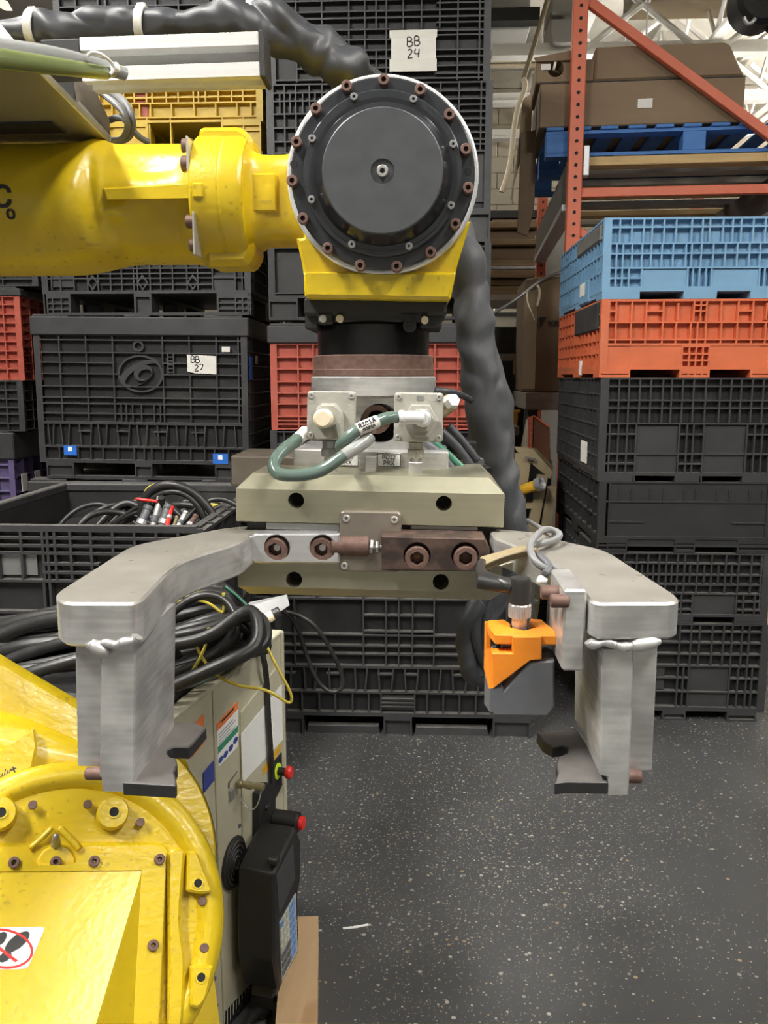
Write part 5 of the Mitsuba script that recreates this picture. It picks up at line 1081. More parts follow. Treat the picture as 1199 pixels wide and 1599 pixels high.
# --- weld beads
def weld_bead(name, pts, y, r, seed):
    q = spline([onY(a, b, y) for a, b in pts], 90)
    rr = r * (1 + .12 * np.sin(np.linspace(0, len(pts) * 2.9, 90)) + .10 * np.sin(np.linspace(1, len(pts) * 1.7, 90)) + .06 * np.array([rng.uniform(-1, 1) for _ in range(90)]))
    add(name, tube(q, np.maximum(rr, r * .4), raw=True, sides=14), 'm_alu', gr, smooth=True)
weld_bead('weld_bead', [(138, 1003), (150, 1008), (165, 1004), (180, 1007), (195, 1003), (207, 1001), (216, 994)], YL0 + .001, .0036, 1)
weld_bead('weld_bead', [(919, 1001), (930, 1006), (945, 1003), (960, 1007), (975, 1010), (990, 1008), (1003, 1006)], YR0 + .001, .0037, 2)
add('weld_blob', lathe([(0, 0), (.004, .001), (.006, .006), (.005, .014), (.002, .018), (0, .019)], onY(140, 1003, YL0 + .001), onY(152, 1011, YL0 + .001), 16), 'm_alu', gr, smooth=True)
add('weld_blob', lathe([(0, 0), (.004, .001), (.006, .006), (.005, .018), (.002, .024), (0, .025)], onY(985, 1009, YR0 + .001), onY(1003, 1006, YR0 + .001), 16), 'm_alu', gr, smooth=True)
# --- rubber pads
zf = onY(200, 1221, yl)[2]
def pad(pts, th, name, label):
    zt = zf
    m = prism(xy(pts, zt), zt - th, zt, 'z', .0012)
    add(name, m, 'm_pad', gr, smooth=25, label=label)
notch = [(306, 1128), (322, 1136), (301, 1161), (294, 1167), (287, 1166), (271, 1166), (262, 1170), (261, 1176), (266, 1182), (275, 1184), (277, 1193), (272, 1205), (276, 1222)]
pad([(210, 1209), (256, 1126)] + notch + [(274, 1226), (192, 1221), (193, 1216)], pxm(onY(200, 1221, yl), 23), 'left_finger_pad', 'dark rubber finger pad with curved notches, left')
rn = [(858, 1140), (838, 1144), (848, 1158), (863, 1166), (878, 1164), (887, 1168), (885, 1176), (872, 1181), (868, 1193), (871, 1206), (866, 1222)]
pad([(949, 1210), (900, 1138)] + rn + [(885, 1220), (949, 1221)], pxm(onY(900, 1221, yr), 21), 'right_finger_pad', 'dark rubber finger pad with curved notches, right')
# --- the bracket that holds the sensor
YS = .668
zb0_, zb1_ = onY(880, 1048, YS)[2], onY(880, 921, YS)[2]
p, q = onY(877, 1048, YS), onY(917, 921, YS)
sb = add('sensor_bracket', cbox(p[0], q[0], YS, YS + .075, p[2], q[2], .002), 'm_alu', gr, smooth=False, label='aluminium block on the right arm that holds the orange sensor')
for px, py in ((851, 925), (866, 938)):
    c = onY(px, py, YS + .03 - (px - 851) * .0018); add('bolt', cyl(c - [pxm(c, 7), 0, 0], c + [pxm(c, 22), 0, 0], pxm(c, 11), 18, b=.001), 'm_rust', sb)

# ------------------------------------------------------------------ orange sensor
sn = thing('proximity_sensor', 'orange and grey cube-shaped sensor hanging under the right gripper arm', 'sensor')
YQ = .70; DQ = .056
fx = lambda pts, y0, y1, b=.0012: prism(xz(pts, y0), y0, y1, 'y', b)
body = fx([(775, 1092), (828, 1034), (866, 1032), (866, 1104), (855, 1119), (770, 1118), (765, 1100)], YQ, YQ + DQ, .0015)
add('body', body, 'm_sensor_gray', sn, smooth=25, label='dark grey lower body')
side = prism([(YQ - .0, onY(766, 1112, YQ)[2]), (YQ + DQ, onY(757, 1100, YQ + DQ)[2]), (YQ + DQ, onY(757, 1040, YQ + DQ)[2]), (YQ, onY(766, 1075, YQ)[2])], onY(764, 1080, YQ)[0], onY(786, 1080, YQ)[0], 'x', .001)
add('side_body', side, 'm_sensor_gray', sn, smooth=25)
add('orange_front', fx([(768, 1020), (800, 1020), (800, 994), (846, 994), (846, 1030), (828, 1032), (770, 1076)], YQ - .002, YQ + .012, .001), 'm_orange', sn, smooth=25, label='orange plastic bracket')
add('orange_side', prism([(YQ, onY(768, 1076, YQ)[2]), (YQ + DQ, onY(758, 1045, YQ + DQ)[2]), (YQ + DQ, onY(762, 970, YQ + DQ)[2]), (YQ + .040, onY(762, 972, YQ + .040)[2]), (YQ + .040, onY(762, 1015, YQ + .040)[2]), (YQ + .012, onY(764, 1018, YQ)[2])], onY(764, 1000, YQ)[0], onY(764, 1000, YQ)[0] + .005, 'x', .0008), 'm_orange', sn, smooth=25)
zt_ = onY(810, 992, YQ)[2]
tp = xy([(766, 983), (773, 991), (868, 992), (868, 985), (846, 967), (827, 966), (826, 972), (838, 979), (818, 984), (797, 979), (797, 973), (787, 967), (762, 968), (761, 974)], zt_)
add('orange_top', prism(tp, zt_ - .009, zt_, 'z', .001), 'm_orange', sn, smooth=25)
for py in (1008,):
    a, b = onY(782, py, YQ + .03), onY(862, py - 2, YQ + .03); add('clamp_bar', cyl(a, b + [.02, 0, 0], pxm(a, 7), 16, b=.0008), 'm_steel_gray', sn)
add('inner_block', fx([(776, 1000), (866, 1000), (866, 1034), (776, 1034)], YQ + .041, YQ + .054), 'm_matte_black', sn, smooth=False)
# round plug with cable
pg = thing('cable_plug', 'black elbow plug with a knurled ring screwed into the orange sensor', 'plug')
cpx = onY(811, 965, YQ + .028)
zq = lambda py: onY(811, py, YQ + .028)[2]
s_ = pxm(cpx, 1)
nk = 30; ring_prof = [(0, zq(966)), (14 * s_, zq(966)), (16.5 * s_, zq(964)), (16.5 * s_, zq(943)), (14 * s_, zq(941)), (0, zq(941))]
z0 = zq(985)
kn = lathe([(r, z - z0) for r, z in [(0, zq(984)), (10 * s_, zq(984)), (12 * s_, zq(975)), (12 * s_, zq(964)), (17 * s_, zq(963)), (17 * s_, zq(944)), (15 * s_, zq(941)), (0, zq(941))]], [cpx[0], cpx[1], z0], [cpx[0], cpx[1], z0 + 1], 72)
v = np.array(kn.vertices); d = v[:, :2] - cpx[:2]; rr = np.linalg.norm(d, axis=1); a = np.arctan2(d[:, 1], d[:, 0]); m_ = rr > 16.5 * s_; d[m_] *= (1 + .045 * np.sign(np.sin(a[m_] * 36)))[:, None]; v[:, :2] = cpx[:2] + d; kn.vertices = v
add('knurled_ring', kn, 'm_zinc', pg, smooth=25)
add('elbow', [lathe([(0, zq(942) - z0), (15.5 * s_, zq(942) - z0), (17 * s_, zq(938) - z0), (17 * s_, zq(908) - z0), (15 * s_, zq(902) - z0), (0, zq(900) - z0)], [cpx[0], cpx[1], z0], [cpx[0], cpx[1], z0 + 1], 32), cyl(cpx + [0, 0, zq(918) - cpx[2]], [onY(768, 0, YQ)[0], cpx[1] + .01, zq(912)], 12 * s_, 24, b=.001)], 'm_rubber', pg, smooth=30)
add('cable', tube([onY(800, 916, YQ + .028), onY(780, 908, YQ + .035), onY(758, 902, YQ + .06), onY(750, 888, YQ + .1), onY(752, 878, YQ + .13)], np.linspace(11 * s_, 7 * s_, 50), n=50, disp=wrinkle(2, .12, 8)), 'm_rubber', pg, smooth=True)
k = thing('cable_conduit', 'bent pale metal strip with a grey cable looped over the right gripper arm', 'conduit')
add('strip', [prism(rounded(xz([(750, 876), (815, 858), (832, 856), (840, 862), (790, 876), (757, 892)], .86), .003), .855, .88, 'y', .001), tube([onY(752, 884, .852), onY(790, 868, .852), onY(838, 858, .852)], .0022, n=30)], 'm_ladder', k, smooth=30)
add('olive_wedge', prism(xz([(775, 884), (840, 866), (858, 900), (850, 930), (835, 900)], .89), .89, .90, 'y', .001), 'm_alu_gold', k, smooth=25)
add('grey_cable', tube([onY(856, 890, .80), onY(835, 875, .80), onY(828, 855, .82), onY(838, 836, .86), onY(858, 827, .9), onY(872, 832, .90), onY(868, 842, .88), onY(848, 848, .86), onY(836, 852, .86)], pxm(onY(850, 850, .85), 5.5), n=90), 'm_cable_gray', k, smooth=True)
add('dark_cable', tube([onY(835, 868, .83), onY(848, 874, .81), onY(857, 885, .80), onY(850, 896, .79)], pxm(onY(850, 850, .85), 6), n=40), 'm_sensor_gray', k, smooth=True)
add('cable_tie', [sphere(onY(845, 906, .78), .0045), tube([onY(840, 903, .78), onY(853, 908, .78)], .003, n=6)], 'm_white', k, smooth=True)
add('thin_cable', tube([onY(823, 812, 1.2), onY(840, 822, 1.1), onY(858, 832, .95), onY(866, 838, .9)], pxm(C0, 4), n=40), 'm_cable_gray', k, smooth=True)

# ------------------------------------------------------------------ the two valve boxes, their pipes and hoses
YX = 1.0
ztopplate = 0
def valve(label, a, b, c, d, left):
    k = thing('valve_box', label, 'valve')
    p, q = onY(a, d, YX), onY(b, c, YX); w = q[0] - p[0]
    add('body', TL(cbox(p[0] + .003, q[0] - .003, YX + .008, YX + .045, p[2] + .003, q[2] - .003, .004)), 'm_cast_gray', k, smooth=False)
    plate_ = add('front_plate', TL(prism(xz(rounded([(a, c), (b, c), (b, d), (a, d)], 6), YX), YX, YX + .0085, 'y', .0015)), 'm_cast_gray', k, smooth=30)
    for u, v in ((.09, .09), (.91, .09), (.09, .91), (.91, .91)):
        e = onY(a + u * (b - a), c + v * (d - c), YX); add('screw', TL(socket_bolt(e + [0, .001, 0], [0, -1, 0], pxm(e, 4.6), .003, 14, .45)), 'm_zinc', plate_)
    cx = (a + b) / 2
    e = onY(cx, (c + d) / 2, YX)
    if left:
        add('boss', TL(prism(xz([(489, 640), (498, 631), (520, 631), (531, 642), (533, 655), (533, 686), (522, 686), (519, 668), (498, 672), (489, 662)], YX - .008), YX - .010, YX + .002, 'y', .003)), 'm_cast_gray', k, smooth=30)
        add('cap', TL(cyl(onY(503, 654, YX - .008), onY(503, 654, YX - .008) + [0, -.016, 0], pxm(e, 15), 28, b=.003)), 'm_cream_cap', k, label='round cream plug')
    else:
        add('hex_nut', TL(hexnut(onY(653, 656, YX + .001), onY(653, 656, YX - .007), pxm(e, 29))), 'm_cast_gray', k, smooth=False)
        add('inner_nut', TL(hexnut(onY(656, 655, YX - .006), onY(656, 655, YX - .012), pxm(e, 20))), 'm_cast_gray', k, smooth=False)
        add('elbow', [TL(cyl(onY(657, 652, YX - .010), onY(657, 652, YX - .010) + [0, -.014, 0], pxm(e, 13), 24, b=.003)), TL(tube([onY(658, 652, YX - .02), onY(640, 651, YX - .021), onY(625, 652, YX - .021)], pxm(e, 10), n=16, sides=20)), TL(cyl(onY(629, 651, YX - .021), onY(620, 652, YX - .021), pxm(e, 11.5), 24, b=.001))], 'm_white_alu', k, label='pale push-in elbow')
        add('mark', TL(prism(xz([(647, 617), (658, 617), (658, 624), (647, 624)], YX), YX - .0007, YX + .001, 'y')), 'm_steel_gray', k, smooth=False)
    sx = cx if not left else 513
    sx = 513 if left else 647
    z = lambda py: onY(sx, py, YX + .02)
    add('pipe_nut', [TL(cyl(z(690), z(700), pxm(e, 11 if not left else 12), 20)), TL(hexnut(z(700), z(714), pxm(e, 15)))], 'm_cast_gray' if not left else 'm_steel_gray', k, smooth=25)
    add('coupling', [TL(cyl(z(714), z(722), pxm(e, 9), 18)), TL(hexnut(z(720), z(738), pxm(e, 13))), TL(cyl(z(738), z(748), pxm(e, 10), 18))], 'm_zinc', k, smooth=25, label='zinc pipe coupling')
    return k
valve('grey cast valve box with a round cream plug, above the left half of the gripper', 476, 552, 612, 688, True)
valve('grey cast valve box with a hexagon nut and elbow, right of the RDI1 tag', 612, 689, 612, 689, False)
hs = pxm(onY(500, 700, .97), 1)
k = thing('air_hose', 'green translucent air hose looping from the right valve box, with a white marker sleeve', 'hose')
q = [onY(*c) for c in ((619, 652, YX - .021), (600, 654, .965), (575, 664, .955), (553, 675, .95), (537, 689, .95), (532, 698, .96), (541, 703, .975), (556, 692, .99))]
sp = spline(q, 100)
add('hose', tube(sp, 9.2 * hs, raw=True, sides=18), 'm_hose_green', k, smooth=True)
add('marker_sleeve', tube(sp[22:42], 10.2 * hs, raw=True, sides=18), 'm_paper', k, smooth=40, label='white marker sleeve with R201A')
mid = sp[32]; dxy = sp[36] - sp[28]; dxy /= np.linalg.norm(dxy)
u = -dxy; wv = np.array([0, -1, .35]); wv -= u * np.dot(u, wv); wv /= np.linalg.norm(wv); vv = np.cross(wv, u)
add('letters', [lettering('R201A', 6.5 * hs, basis(mid + wv * 9.6 * hs + vv * 1.5 * hs, u, vv, wv), .0012, True), lettering('R201A', 4.5 * hs, basis(mid + wv * 8.6 * hs - vv * 6.5 * hs, u, vv, wv), .0020, True)], 'm_ink', k, smooth=False)
k = thing('air_hose', 'green translucent air hose looping from the left valve box to a cut grey end', 'hose')
q = [onY(*c) for c in ((478, 672, 1.02), (464, 686, .99), (443, 702, .96), (428, 722, .94), (432, 738, .93), (462, 742, .93), (500, 735, .935), (535, 713, .94), (562, 695, .95), (577, 682, .96))]
sp = spline(q, 120)
add('hose', tube(sp[10:], 9.6 * hs, raw=True, sides=18), 'm_hose_green', k, smooth=True)
add('collar', tube(sp[2:16], 10.5 * hs, raw=True, sides=18), 'm_white', k, smooth=40, label='white push-in collar')
add('grey_end', tube(sp[96:], 10.2 * hs, raw=True, sides=18), 'm_clear_gray', k, smooth=40)
k = thing('hose_fitting', 'brass hose fitting with a white nut, right of the right valve box', 'fitting')
add('brass_body', cyl(onY(688, 640, 1.06), onY(703, 628, 1.04), .011, 18, b=.001), 'm_brass', k); add('nut', hexnut(onY(698, 632, 1.045), onY(709, 624, 1.03), .009), 'm_white_alu', k, smooth=False)
add('black_hose', tube([onY(680, 610, 1.08), onY(700, 612, 1.08), onY(720, 617, 1.12), onY(735, 625, 1.2)], .0045, n=30), 'm_vinyl', k, smooth=True)
for i, (pts, m, r_) in enumerate(((((660, 690), (690, 712), (708, 735), (720, 752)), 'm_sensor_gray', .0048), (((672, 688), (705, 715), (735, 745), (750, 760)), 'm_pneu_green', .005), (((685, 672), (715, 700), (738, 732), (755, 755)), 'm_vinyl', .006), (((700, 665), (722, 690), (745, 720)), 'm_vinyl', .006))):
    add('pneumatic_hose', tube([onY(a, b, 1.10 + .02 * i) for a, b in pts], r_, n=40), m, smooth=True, label=['thin grey hose running down behind the right valve box', 'green hose running down to the right of the RDI2 tag', 'thick black hose between the green hose and the cable sleeve', 'short black hose nearest the grey cable sleeve'][i], cat='hose', group='hoses right of the valve boxes')
k = thing('hose_manifold', 'row of black and brass push-in fittings behind the right valve box', 'fittings')
for i, (a, b) in enumerate(((697, 690), (712, 700), (726, 715), (738, 728))):
    p = onY(a, b, 1.19); add('fitting', cyl(p, p + [.02, -.02, -.008], .010, 16, b=.001), ('m_matte_black', 'm_brass', 'm_steel_gray', 'm_matte_black')[i], k)
p, q = onY(685, 745, 1.20), onY(745, 690, 1.20); add('bar', cbox(p[0], q[0], 1.205, 1.23, p[2], q[2], .002), 'm_matte_black', k, smooth=False)

# ------------------------------------------------------------------ the robot base at the lower left
WD = ray(100, 1440); WD = WD / np.linalg.norm(WD); BW = -WD
BU = np.cross([0, 0, 1], BW); BU = BU / np.linalg.norm(BU); BV = np.cross(BW, BU)
BO = CAM + WD * 1.36
BM = basis(BO, BU, BV, BW)
def bl(px, py, h=0.0):
    d = ray(px, py); t = np.dot(BO + BW * h - CAM, BW) / np.dot(d, BW); p = CAM + d * t - BO
    return np.array([np.dot(p, BU), np.dot(p, BV), h])
def bpts(pts, h=0.0): return [tuple(bl(a, b, h)[:2]) for a, b in pts]
def bp(m): m = m.copy(); m.apply_transform(BM); return m
def braise(pts, h0, h1, b=.002, r=None):
    q = bpts(pts, h1)
    return bp(prism(rounded(q, r) if r is not None else q, h0, h1, 'z', b))
bs = 1.36 * np.linalg.norm(ray(100, 1440)) ** 0 / FOCAL / np.linalg.norm(ray(100, 1440))
base = thing('robot_casting', 'yellow cast robot base with a bolted cover plate at the lower left', 'robot base')
def bcyl(c, prof, n=96):
    """prof [(radius px, h)] around pixel c"""
    o = bl(*c); h0 = prof[0][1]
    return bp(lathe([(r * bs, h - h0) for r, h in prof], [o[0], o[1], h0], [o[0], o[1], h0 + 1], n))
flange = add('flange', bcyl((93, 1452), [(0, -.055), (252, -.055), (258, -.045), (258, -.020), (254, -.010), (244, -.003), (232, .000), (222, -.003), (212, -.014), (160, -.016), (0, -.016)]), 'm_yellow_cast', base, smooth=40)
add('rear_drum', bcyl((112, 1345), [(0, -.22), (240, -.22), (246, -.20), (246, -.085), (240, -.075), (0, -.075)]), 'm_yellow_cast', base, smooth=40)
o = bl(95, 1420); add('foot_casting', hull([BO + BU * a + BV * b + BW * c for a, b, c in ((-.24, -.1, -.06), (.2, -.1, -.06), (.2, -.2, -.06), (-.24, -.2, -.06), (-.24, .0, -.18), (.2, .0, -.18))] + [[BO[0] + a, BO[1] + b, 0.0] for a, b in ((-.26, -.05), (.2, -.05), (.2, .2), (-.26, .2))]), 'm_yellow_cast', base, smooth=False)
# turret above
tq = rounded(bpts([(-190, 900), (-60, 985), (40, 1046), (118, 1091), (205, 1140), (275, 1172), (300, 1200), (250, 1260), (60, 1262), (-190, 1300)], -.10), [0, .04, .05, .05, .05, .04, .03, .03, .03, 0], 8)
add('turret', bp(prism(tq, -.20, -.075, 'z', .022)), 'm_yellow_cast', base, smooth=50)
add('turret_swell', bp(prism(rounded(bpts([(-190, 1090), (-20, 1100), (60, 1125), (112, 1150), (215, 1188), (200, 1240), (40, 1240), (-190, 1280)], -.05), .03, 8), -.10, -.045, 'z', .018)), 'm_yellow_cast', base, smooth=50)
dp = braise([(-60, 1206), (22, 1160), (54, 1134), (58, 1165), (50, 1202), (-60, 1262)], -.05, -.022, .003, .006)
deg = add('index_block', dp, 'm_yellow_cast', base, smooth=30)
tick = []
def seg(a, b, w, h):
    p, q = bl(*a, h), bl(*b, h); d = (q - p)[:2]; L = np.linalg.norm(d); d /= L; n = np.array([-d[1], d[0]]) * w * bs / 2
    return bp(prism([tuple(p[:2] + n), tuple(p[:2] - n), tuple(q[:2] - n), tuple(q[:2] + n)], h - .0015, h + .0006, 'z'))
for i in range(6): tick.append(seg((-6 + i * 4.2, 1217 - i * 2.3), (-4 + i * 4.2, (1211 if i % 3 else 1208) - i * 2.3), 1.2, -.0222))
tick += [seg((17, 1203), (25, 1199), 2.4, -.0222), seg((20, 1197), (23, 1206), 2.4, -.0222), seg((-10, 1219), (16, 1205.5), .9, -.0222)]
add('index_scale', tick, 'm_ink', deg, smooth=False, label='black scale with a plus sign')
add('pedestal', braise([(-120, 1316), (268, 1313), (262, 1440), (252, 1720), (-120, 1720)], -.03, -.011, .006, .02), 'm_yellow_cast', base, smooth=35)
# cover frame with the notch for the grease nipple
fo = bpts([(-120, 1334), (41, 1333), (57, 1351), (113, 1351), (131, 1332), (199, 1331), (259, 1329), (243, 1700), (-120, 1700)], .012)
fi = bpts([(-100, 1362), (221, 1359), (203, 1690), (-100, 1690)], .012)
fr = xpoly(Polygon(fo).difference(Polygon(fi)), -.014, .012)
add('cover_frame', bp(fr), 'm_yellow', base, smooth=False)
P = lambda a, b, h: BM[:3, :3] @ bl(a, b, h) + BM[:3, 3]
add('cover_panel', hull([P(-110, 1361, .010), P(222, 1359, .010), P(206, 1705, .010), P(118, 1705, .075), P(-110, 1705, .075), P(-110, 1705, -.01), P(206, 1705, -.01), P(222, 1359, -.01), P(-110, 1361, -.01), P(219, 1372, .0105)]), 'm_yellow', base, smooth=False)
for a, b in ((22, 1347), (147, 1345), (249, 1342), (239, 1476)):
    p = P(a, b, .0115); add('bolt', socket_bolt(p, BW, 8.6 * bs, .006, 20, .5), 'm_rust', base)
nip = add('nipple_seat', bcyl((87, 1350), [(0, -.012), (31, -.012), (27, -.004), (0, -.001)], 48), 'm_yellow', base, smooth=40)
p = P(87, 1346, -.001); add('bolt', socket_bolt(p, BW, 8.5 * bs, .007, 20, .5), 'm_rust', nip)
a, b = P(87, 1322, -.012), P(87, 1306, .018); add('grease_nipple', [cyl(a, a + (b - a) * .35, 8 * bs, 6), cyl(a + (b - a) * .3, b, 7.5 * bs, 16, r1=5 * bs, b=.001), sphere(b, 4.5 * bs, 2)], 'm_steel_gray', base, smooth=35)
add('rib_line', [bp(tube([bl(46, 1325, -.008), bl(66, 1308, -.006), bl(82, 1292, -.006)], .004, n=14)), bp(tube([bl(92, 1292, -.006), bl(112, 1312, -.006), bl(124, 1326, -.008)], .005, n=14))], 'm_yellow_cast', base, smooth=True)
for a, b, r_ in ((0, 1271, 25), (176, 1270, 25)):
    m = bcyl((a, b), [(0, -.012), (26, -.012), (25, .010), (23.5, .013), (0, .013)], 40); bo = add('boss', m, 'm_yellow_cast', base, smooth=35)
    p = P(a + 2, b - 2, .0125); add('boss_hole', cyl(p, p + BW * .0012, 7.5 * bs, 18), 'm_dark_hole', bo)
    add('boss_lip', bp(lathe([(7.5 * bs, 0), (10 * bs, 0), (10 * bs, .003), (7.5 * bs, .003), (7.5 * bs, 0)], bl(a + 2, b - 2, .012), bl(a + 2, b - 2, .012) + [0, 0, 1], 24)), 'm_yellow', bo, smooth=30)
for a, b in ((51, 1257), (137, 1256), (219, 1284), (316, 1407), (319, 1480)):
    p = P(a, b, -.002); add('set_screw', cyl(p - BW * .004, p + BW * .003, 7 * bs, 18, b=.0006), 'm_rust', base)
for pts, c in (([(293, 1328), (308, 1330), (330, 1385), (332, 1393), (318, 1396), (292, 1392)], (309, 1379)), ([(298, 1508), (334, 1508), (322, 1560), (310, 1575), (298, 1572)], (314, 1526))):
    pd = add('flange_pad', braise(pts, -.02, .012, .003, .004), 'm_yellow_cast', base, smooth=35)
    p = P(*c, .0122); add('boss_hole', cyl(p, p + BW * .001, 7 * bs, 18), 'm_dark_hole', pd)
    add('boss_lip', bp(lathe([(6.5 * bs, 0), (9 * bs, 0), (9 * bs, .002), (6.5 * bs, .002), (6.5 * bs, 0)], bl(*c, .012), bl(*c, .012) + [0, 0, 1], 24)), 'm_yellow', pd, smooth=30)
add('side_wall_rib', braise([(276, 1322), (290, 1330), (284, 1400), (282, 1440), (290, 1500), (286, 1599), (262, 1650), (262, 1330)], -.02, .004, .004, .01), 'm_yellow_cast', base, smooth=35)
# the no-step sticker on the sloping cover
qa, qb, qc = P(-110, 1361, .010), P(222, 1359, .010), P(-110, 1705, .075)
sw = np.cross(qb - qa, qc - qa); sw /= np.linalg.norm(sw); sw = sw if np.dot(sw, BW) > 0 else -sw
def st(px, py):
    d = ray(px, py); t = np.dot(qa - CAM, sw) / np.dot(d, sw); return CAM + d * t
so = st(20, 1480); su = st(60, 1480) - so; su -= sw * np.dot(su, sw); su /= np.linalg.norm(su); sv2 = np.cross(sw, su)
SM = basis(so, su, sv2, sw)
def s2(px, py): p = st(px, py) - so; return np.array([np.dot(p, su), np.dot(p, sv2)])
def sticker(shape, h0, h1): return xpoly(shape, h0, h1, SM)
pol = Polygon(rounded([tuple(s2(*c)) for c in ((-62, 1450), (71, 1447), (43, 1513), (-90, 1516))], .006))
stk = add('warning_sticker', sticker(pol, -.001, .0006), 'm_white', base, smooth=False, label='white sticker with a crossed-out footprint')
c_ = s2(4, 1481); e_ = ell(tuple(c_), np.linalg.norm(s2(54, 1481) - c_), np.linalg.norm(s2(4, 1452) - c_), -14)
i_ = ell(tuple(c_), np.linalg.norm(s2(54, 1481) - c_) * .92, np.linalg.norm(s2(4, 1452) - c_) * .88, -14)
bar = Polygon([tuple(s2(*c)) for c in ((-30, 1462), (-25, 1459), (28, 1500), (24, 1503))])
add('ring', sticker(e_.difference(i_).union(bar.intersection(e_)), .0005, .0012), 'm_red', stk, smooth=False)
ft = ell(tuple(s2(27, 1471)), 19 * bs, 9.5 * bs, 42).union(ell(tuple(s2(8, 1494)), 9 * bs, 6.5 * bs, 40)).union(ell(tuple(s2(1, 1466)), 10 * bs, 7 * bs, 60)).union(ell(tuple(s2(-18, 1476)), 16 * bs, 9 * bs, 42))
add('footprint', sticker(ft, .0005, .0009), 'm_ink', stk, smooth=False)

# ------------------------------------------------------------------ the controller cabinet behind it
ZK, ZK0 = .915, .03
KO = onZ(437, 985, ZK); KN = onZ(262, 1124, ZK)
KE = (KO - KN); KE[2] = 0; KL = np.linalg.norm(KE); KE /= KL
KNR = np.array([KE[1], -KE[0], 0])                       # out of the face, to the right
def kf(px, py, h=0.0):
    d = ray(px, py); t = np.dot(KO + KNR * h - CAM, KNR) / np.dot(d, KNR); return CAM + d * t
def ka(p): return np.array([np.dot(p - KO, KE), p[2]])
KM = basis([KO[0], KO[1], 0], KE, [0, 0, 1], KNR)
def kpoly(pts, h0, h1, b=0.0): return trimesh.Trimesh.apply_transform(prism([tuple(ka(kf(a, c, h1))) for a, c in pts], h0, h1, 'z', b), KM)
def kbox(a0, a1, z0, z1, h0, h1, b=.003): return trimesh.Trimesh.apply_transform(cbox(a0, a1, z0, z1, h0, h1, b), KM)
cab = thing('controller_cabinet', 'beige robot controller cabinet with warning labels, beside a wooden beam', 'cabinet')
add('body', kbox(-.68, 0, ZK0, ZK, -.46, -.004, .006), 'm_beige', cab, smooth=False)
add('front_panel', kbox(-.42, -.004, ZK0 + .01, ZK - .012, -.006, .004, .002), 'm_beige', cab, smooth=False)
add('front_panel', kbox(-.68, -.424, ZK0 + .01, ZK - .012, -.006, .002, .002), 'm_beige', cab, smooth=False)
add('top_lip', kbox(-.68, 0.004, ZK - .010, ZK + .002, -.03, .008, .003), 'm_beige', cab, smooth=False)
add('corner_trim', kbox(-.012, .006, ZK0, ZK, -.02, .010, .003), 'm_beige', cab, smooth=False)
door = add('door', kpoly([(377, 1112), (434, 1040), (441, 1170), (443, 1290), (381, 1330)], .003, .010, .002), 'm_beige', cab, smooth=False)
lab = add('warning_label', kpoly([(339, 1130), (371, 1095), (372, 1165), (341, 1198)], .003, .0055), 'm_white', cab, smooth=False, label='white safety label with an orange head, a green bar and blue pictograms')
add('orange_bar', kpoly([(339, 1130), (371, 1095), (371.5, 1107), (339.5, 1142)], .005, .0062), 'm_label_orange', lab, smooth=False)
add('green_bar', kpoly([(340.5, 1167), (372, 1132.5), (372, 1142), (341, 1177)], .005, .0062), 'm_label_green', lab, smooth=False)
add('warning_sign_text', [kpoly([(346, 1126), (365, 1105), (365, 1108), (346, 1129)], .006, .0068)], 'm_ink', lab, smooth=False)
add('pictogram', [kpoly([(x + 3.6 * math.cos(t), y + 4.8 * math.sin(t) - 1.0 * 3.6 * math.cos(t)) for t in np.linspace(0, 2 * np.pi, 12, endpoint=False)], .005, .0062) for x, y in ((345, 1186), (352.5, 1178), (360.5, 1168), (368, 1156))], 'm_label_blue', lab, smooth=False)
add('small_print', [kpoly([(342, 1147 + 5 * i), (342 + w_, 1147 + 5 * i - w_ * 1.08), (342 + w_, 1148.2 + 5 * i - w_ * 1.08), (342, 1148.2 + 5 * i)], .005, .0062) for i, w_ in enumerate((22, 26, 18, 25))], 'm_steel_gray', lab, smooth=False)
pap = add('drawing_sheet', kpoly([(377, 1147), (440, 1069), (442, 1155), (379, 1222)], .009, .0112), 'm_white', cab, smooth=False, label='white sheet with a faint drawing')
add('red_sticker', [kpoly([(297, 1140), (318, 1116), (319, 1161), (298, 1184)], .003, .0055)], 'm_label_orange', cab, smooth=False, label='orange-red sticker')
add('blue_sticker', kpoly([(318, 1208), (334, 1188), (335, 1218), (319, 1238)], .003, .0055), 'm_label_blue', cab, smooth=False, label='dark blue sticker')
add('amber_sticker', [kpoly([(410, 1200), (424, 1182), (424, 1196), (411, 1211)], .009, .0112), kpoly([(427, 1176), (438, 1160), (438, 1172), (428, 1187)], .009, .0112)], 'm_amber', cab, smooth=False, label='amber stickers')
add('switch_panel', kpoly([(428, 1190), (440, 1175), (441, 1226), (424, 1262), (418, 1262)], .009, .013, .001), 'm_matte_black', cab, smooth=False, label='black switch panel')
c = kf(433, 1204, .014); es = add('emergency_stop', [cyl(c, c + KNR * .003, .022, 32)], 'm_lime_ring', cab, label='red emergency stop button on a lime ring')
add('stem', cyl(c, c + KNR * .028, .011, 24), 'm_matte_black', es); add('red_button', lathe([(0, 0), (.012, 0), (.017, .004), (.018, .012), (.014, .018), (0, .019)], c + KNR * .024, c + KNR * 1, 32), 'm_red', es, smooth=30)
c = kf(372, 1224, .01); lt = add('latch', [cyl(c, c + KNR * .010, .011, 20, b=.001), cyl(c + KNR * .01, c + KNR * .055, .007, 18), cyl(c + KNR * .018, c + KNR * .035, .0095, 18), cyl(c + KNR * .045, c + KNR * .066, .0095, 18, b=.001)], 'm_brass', cab, label='brass plug on a short chain')
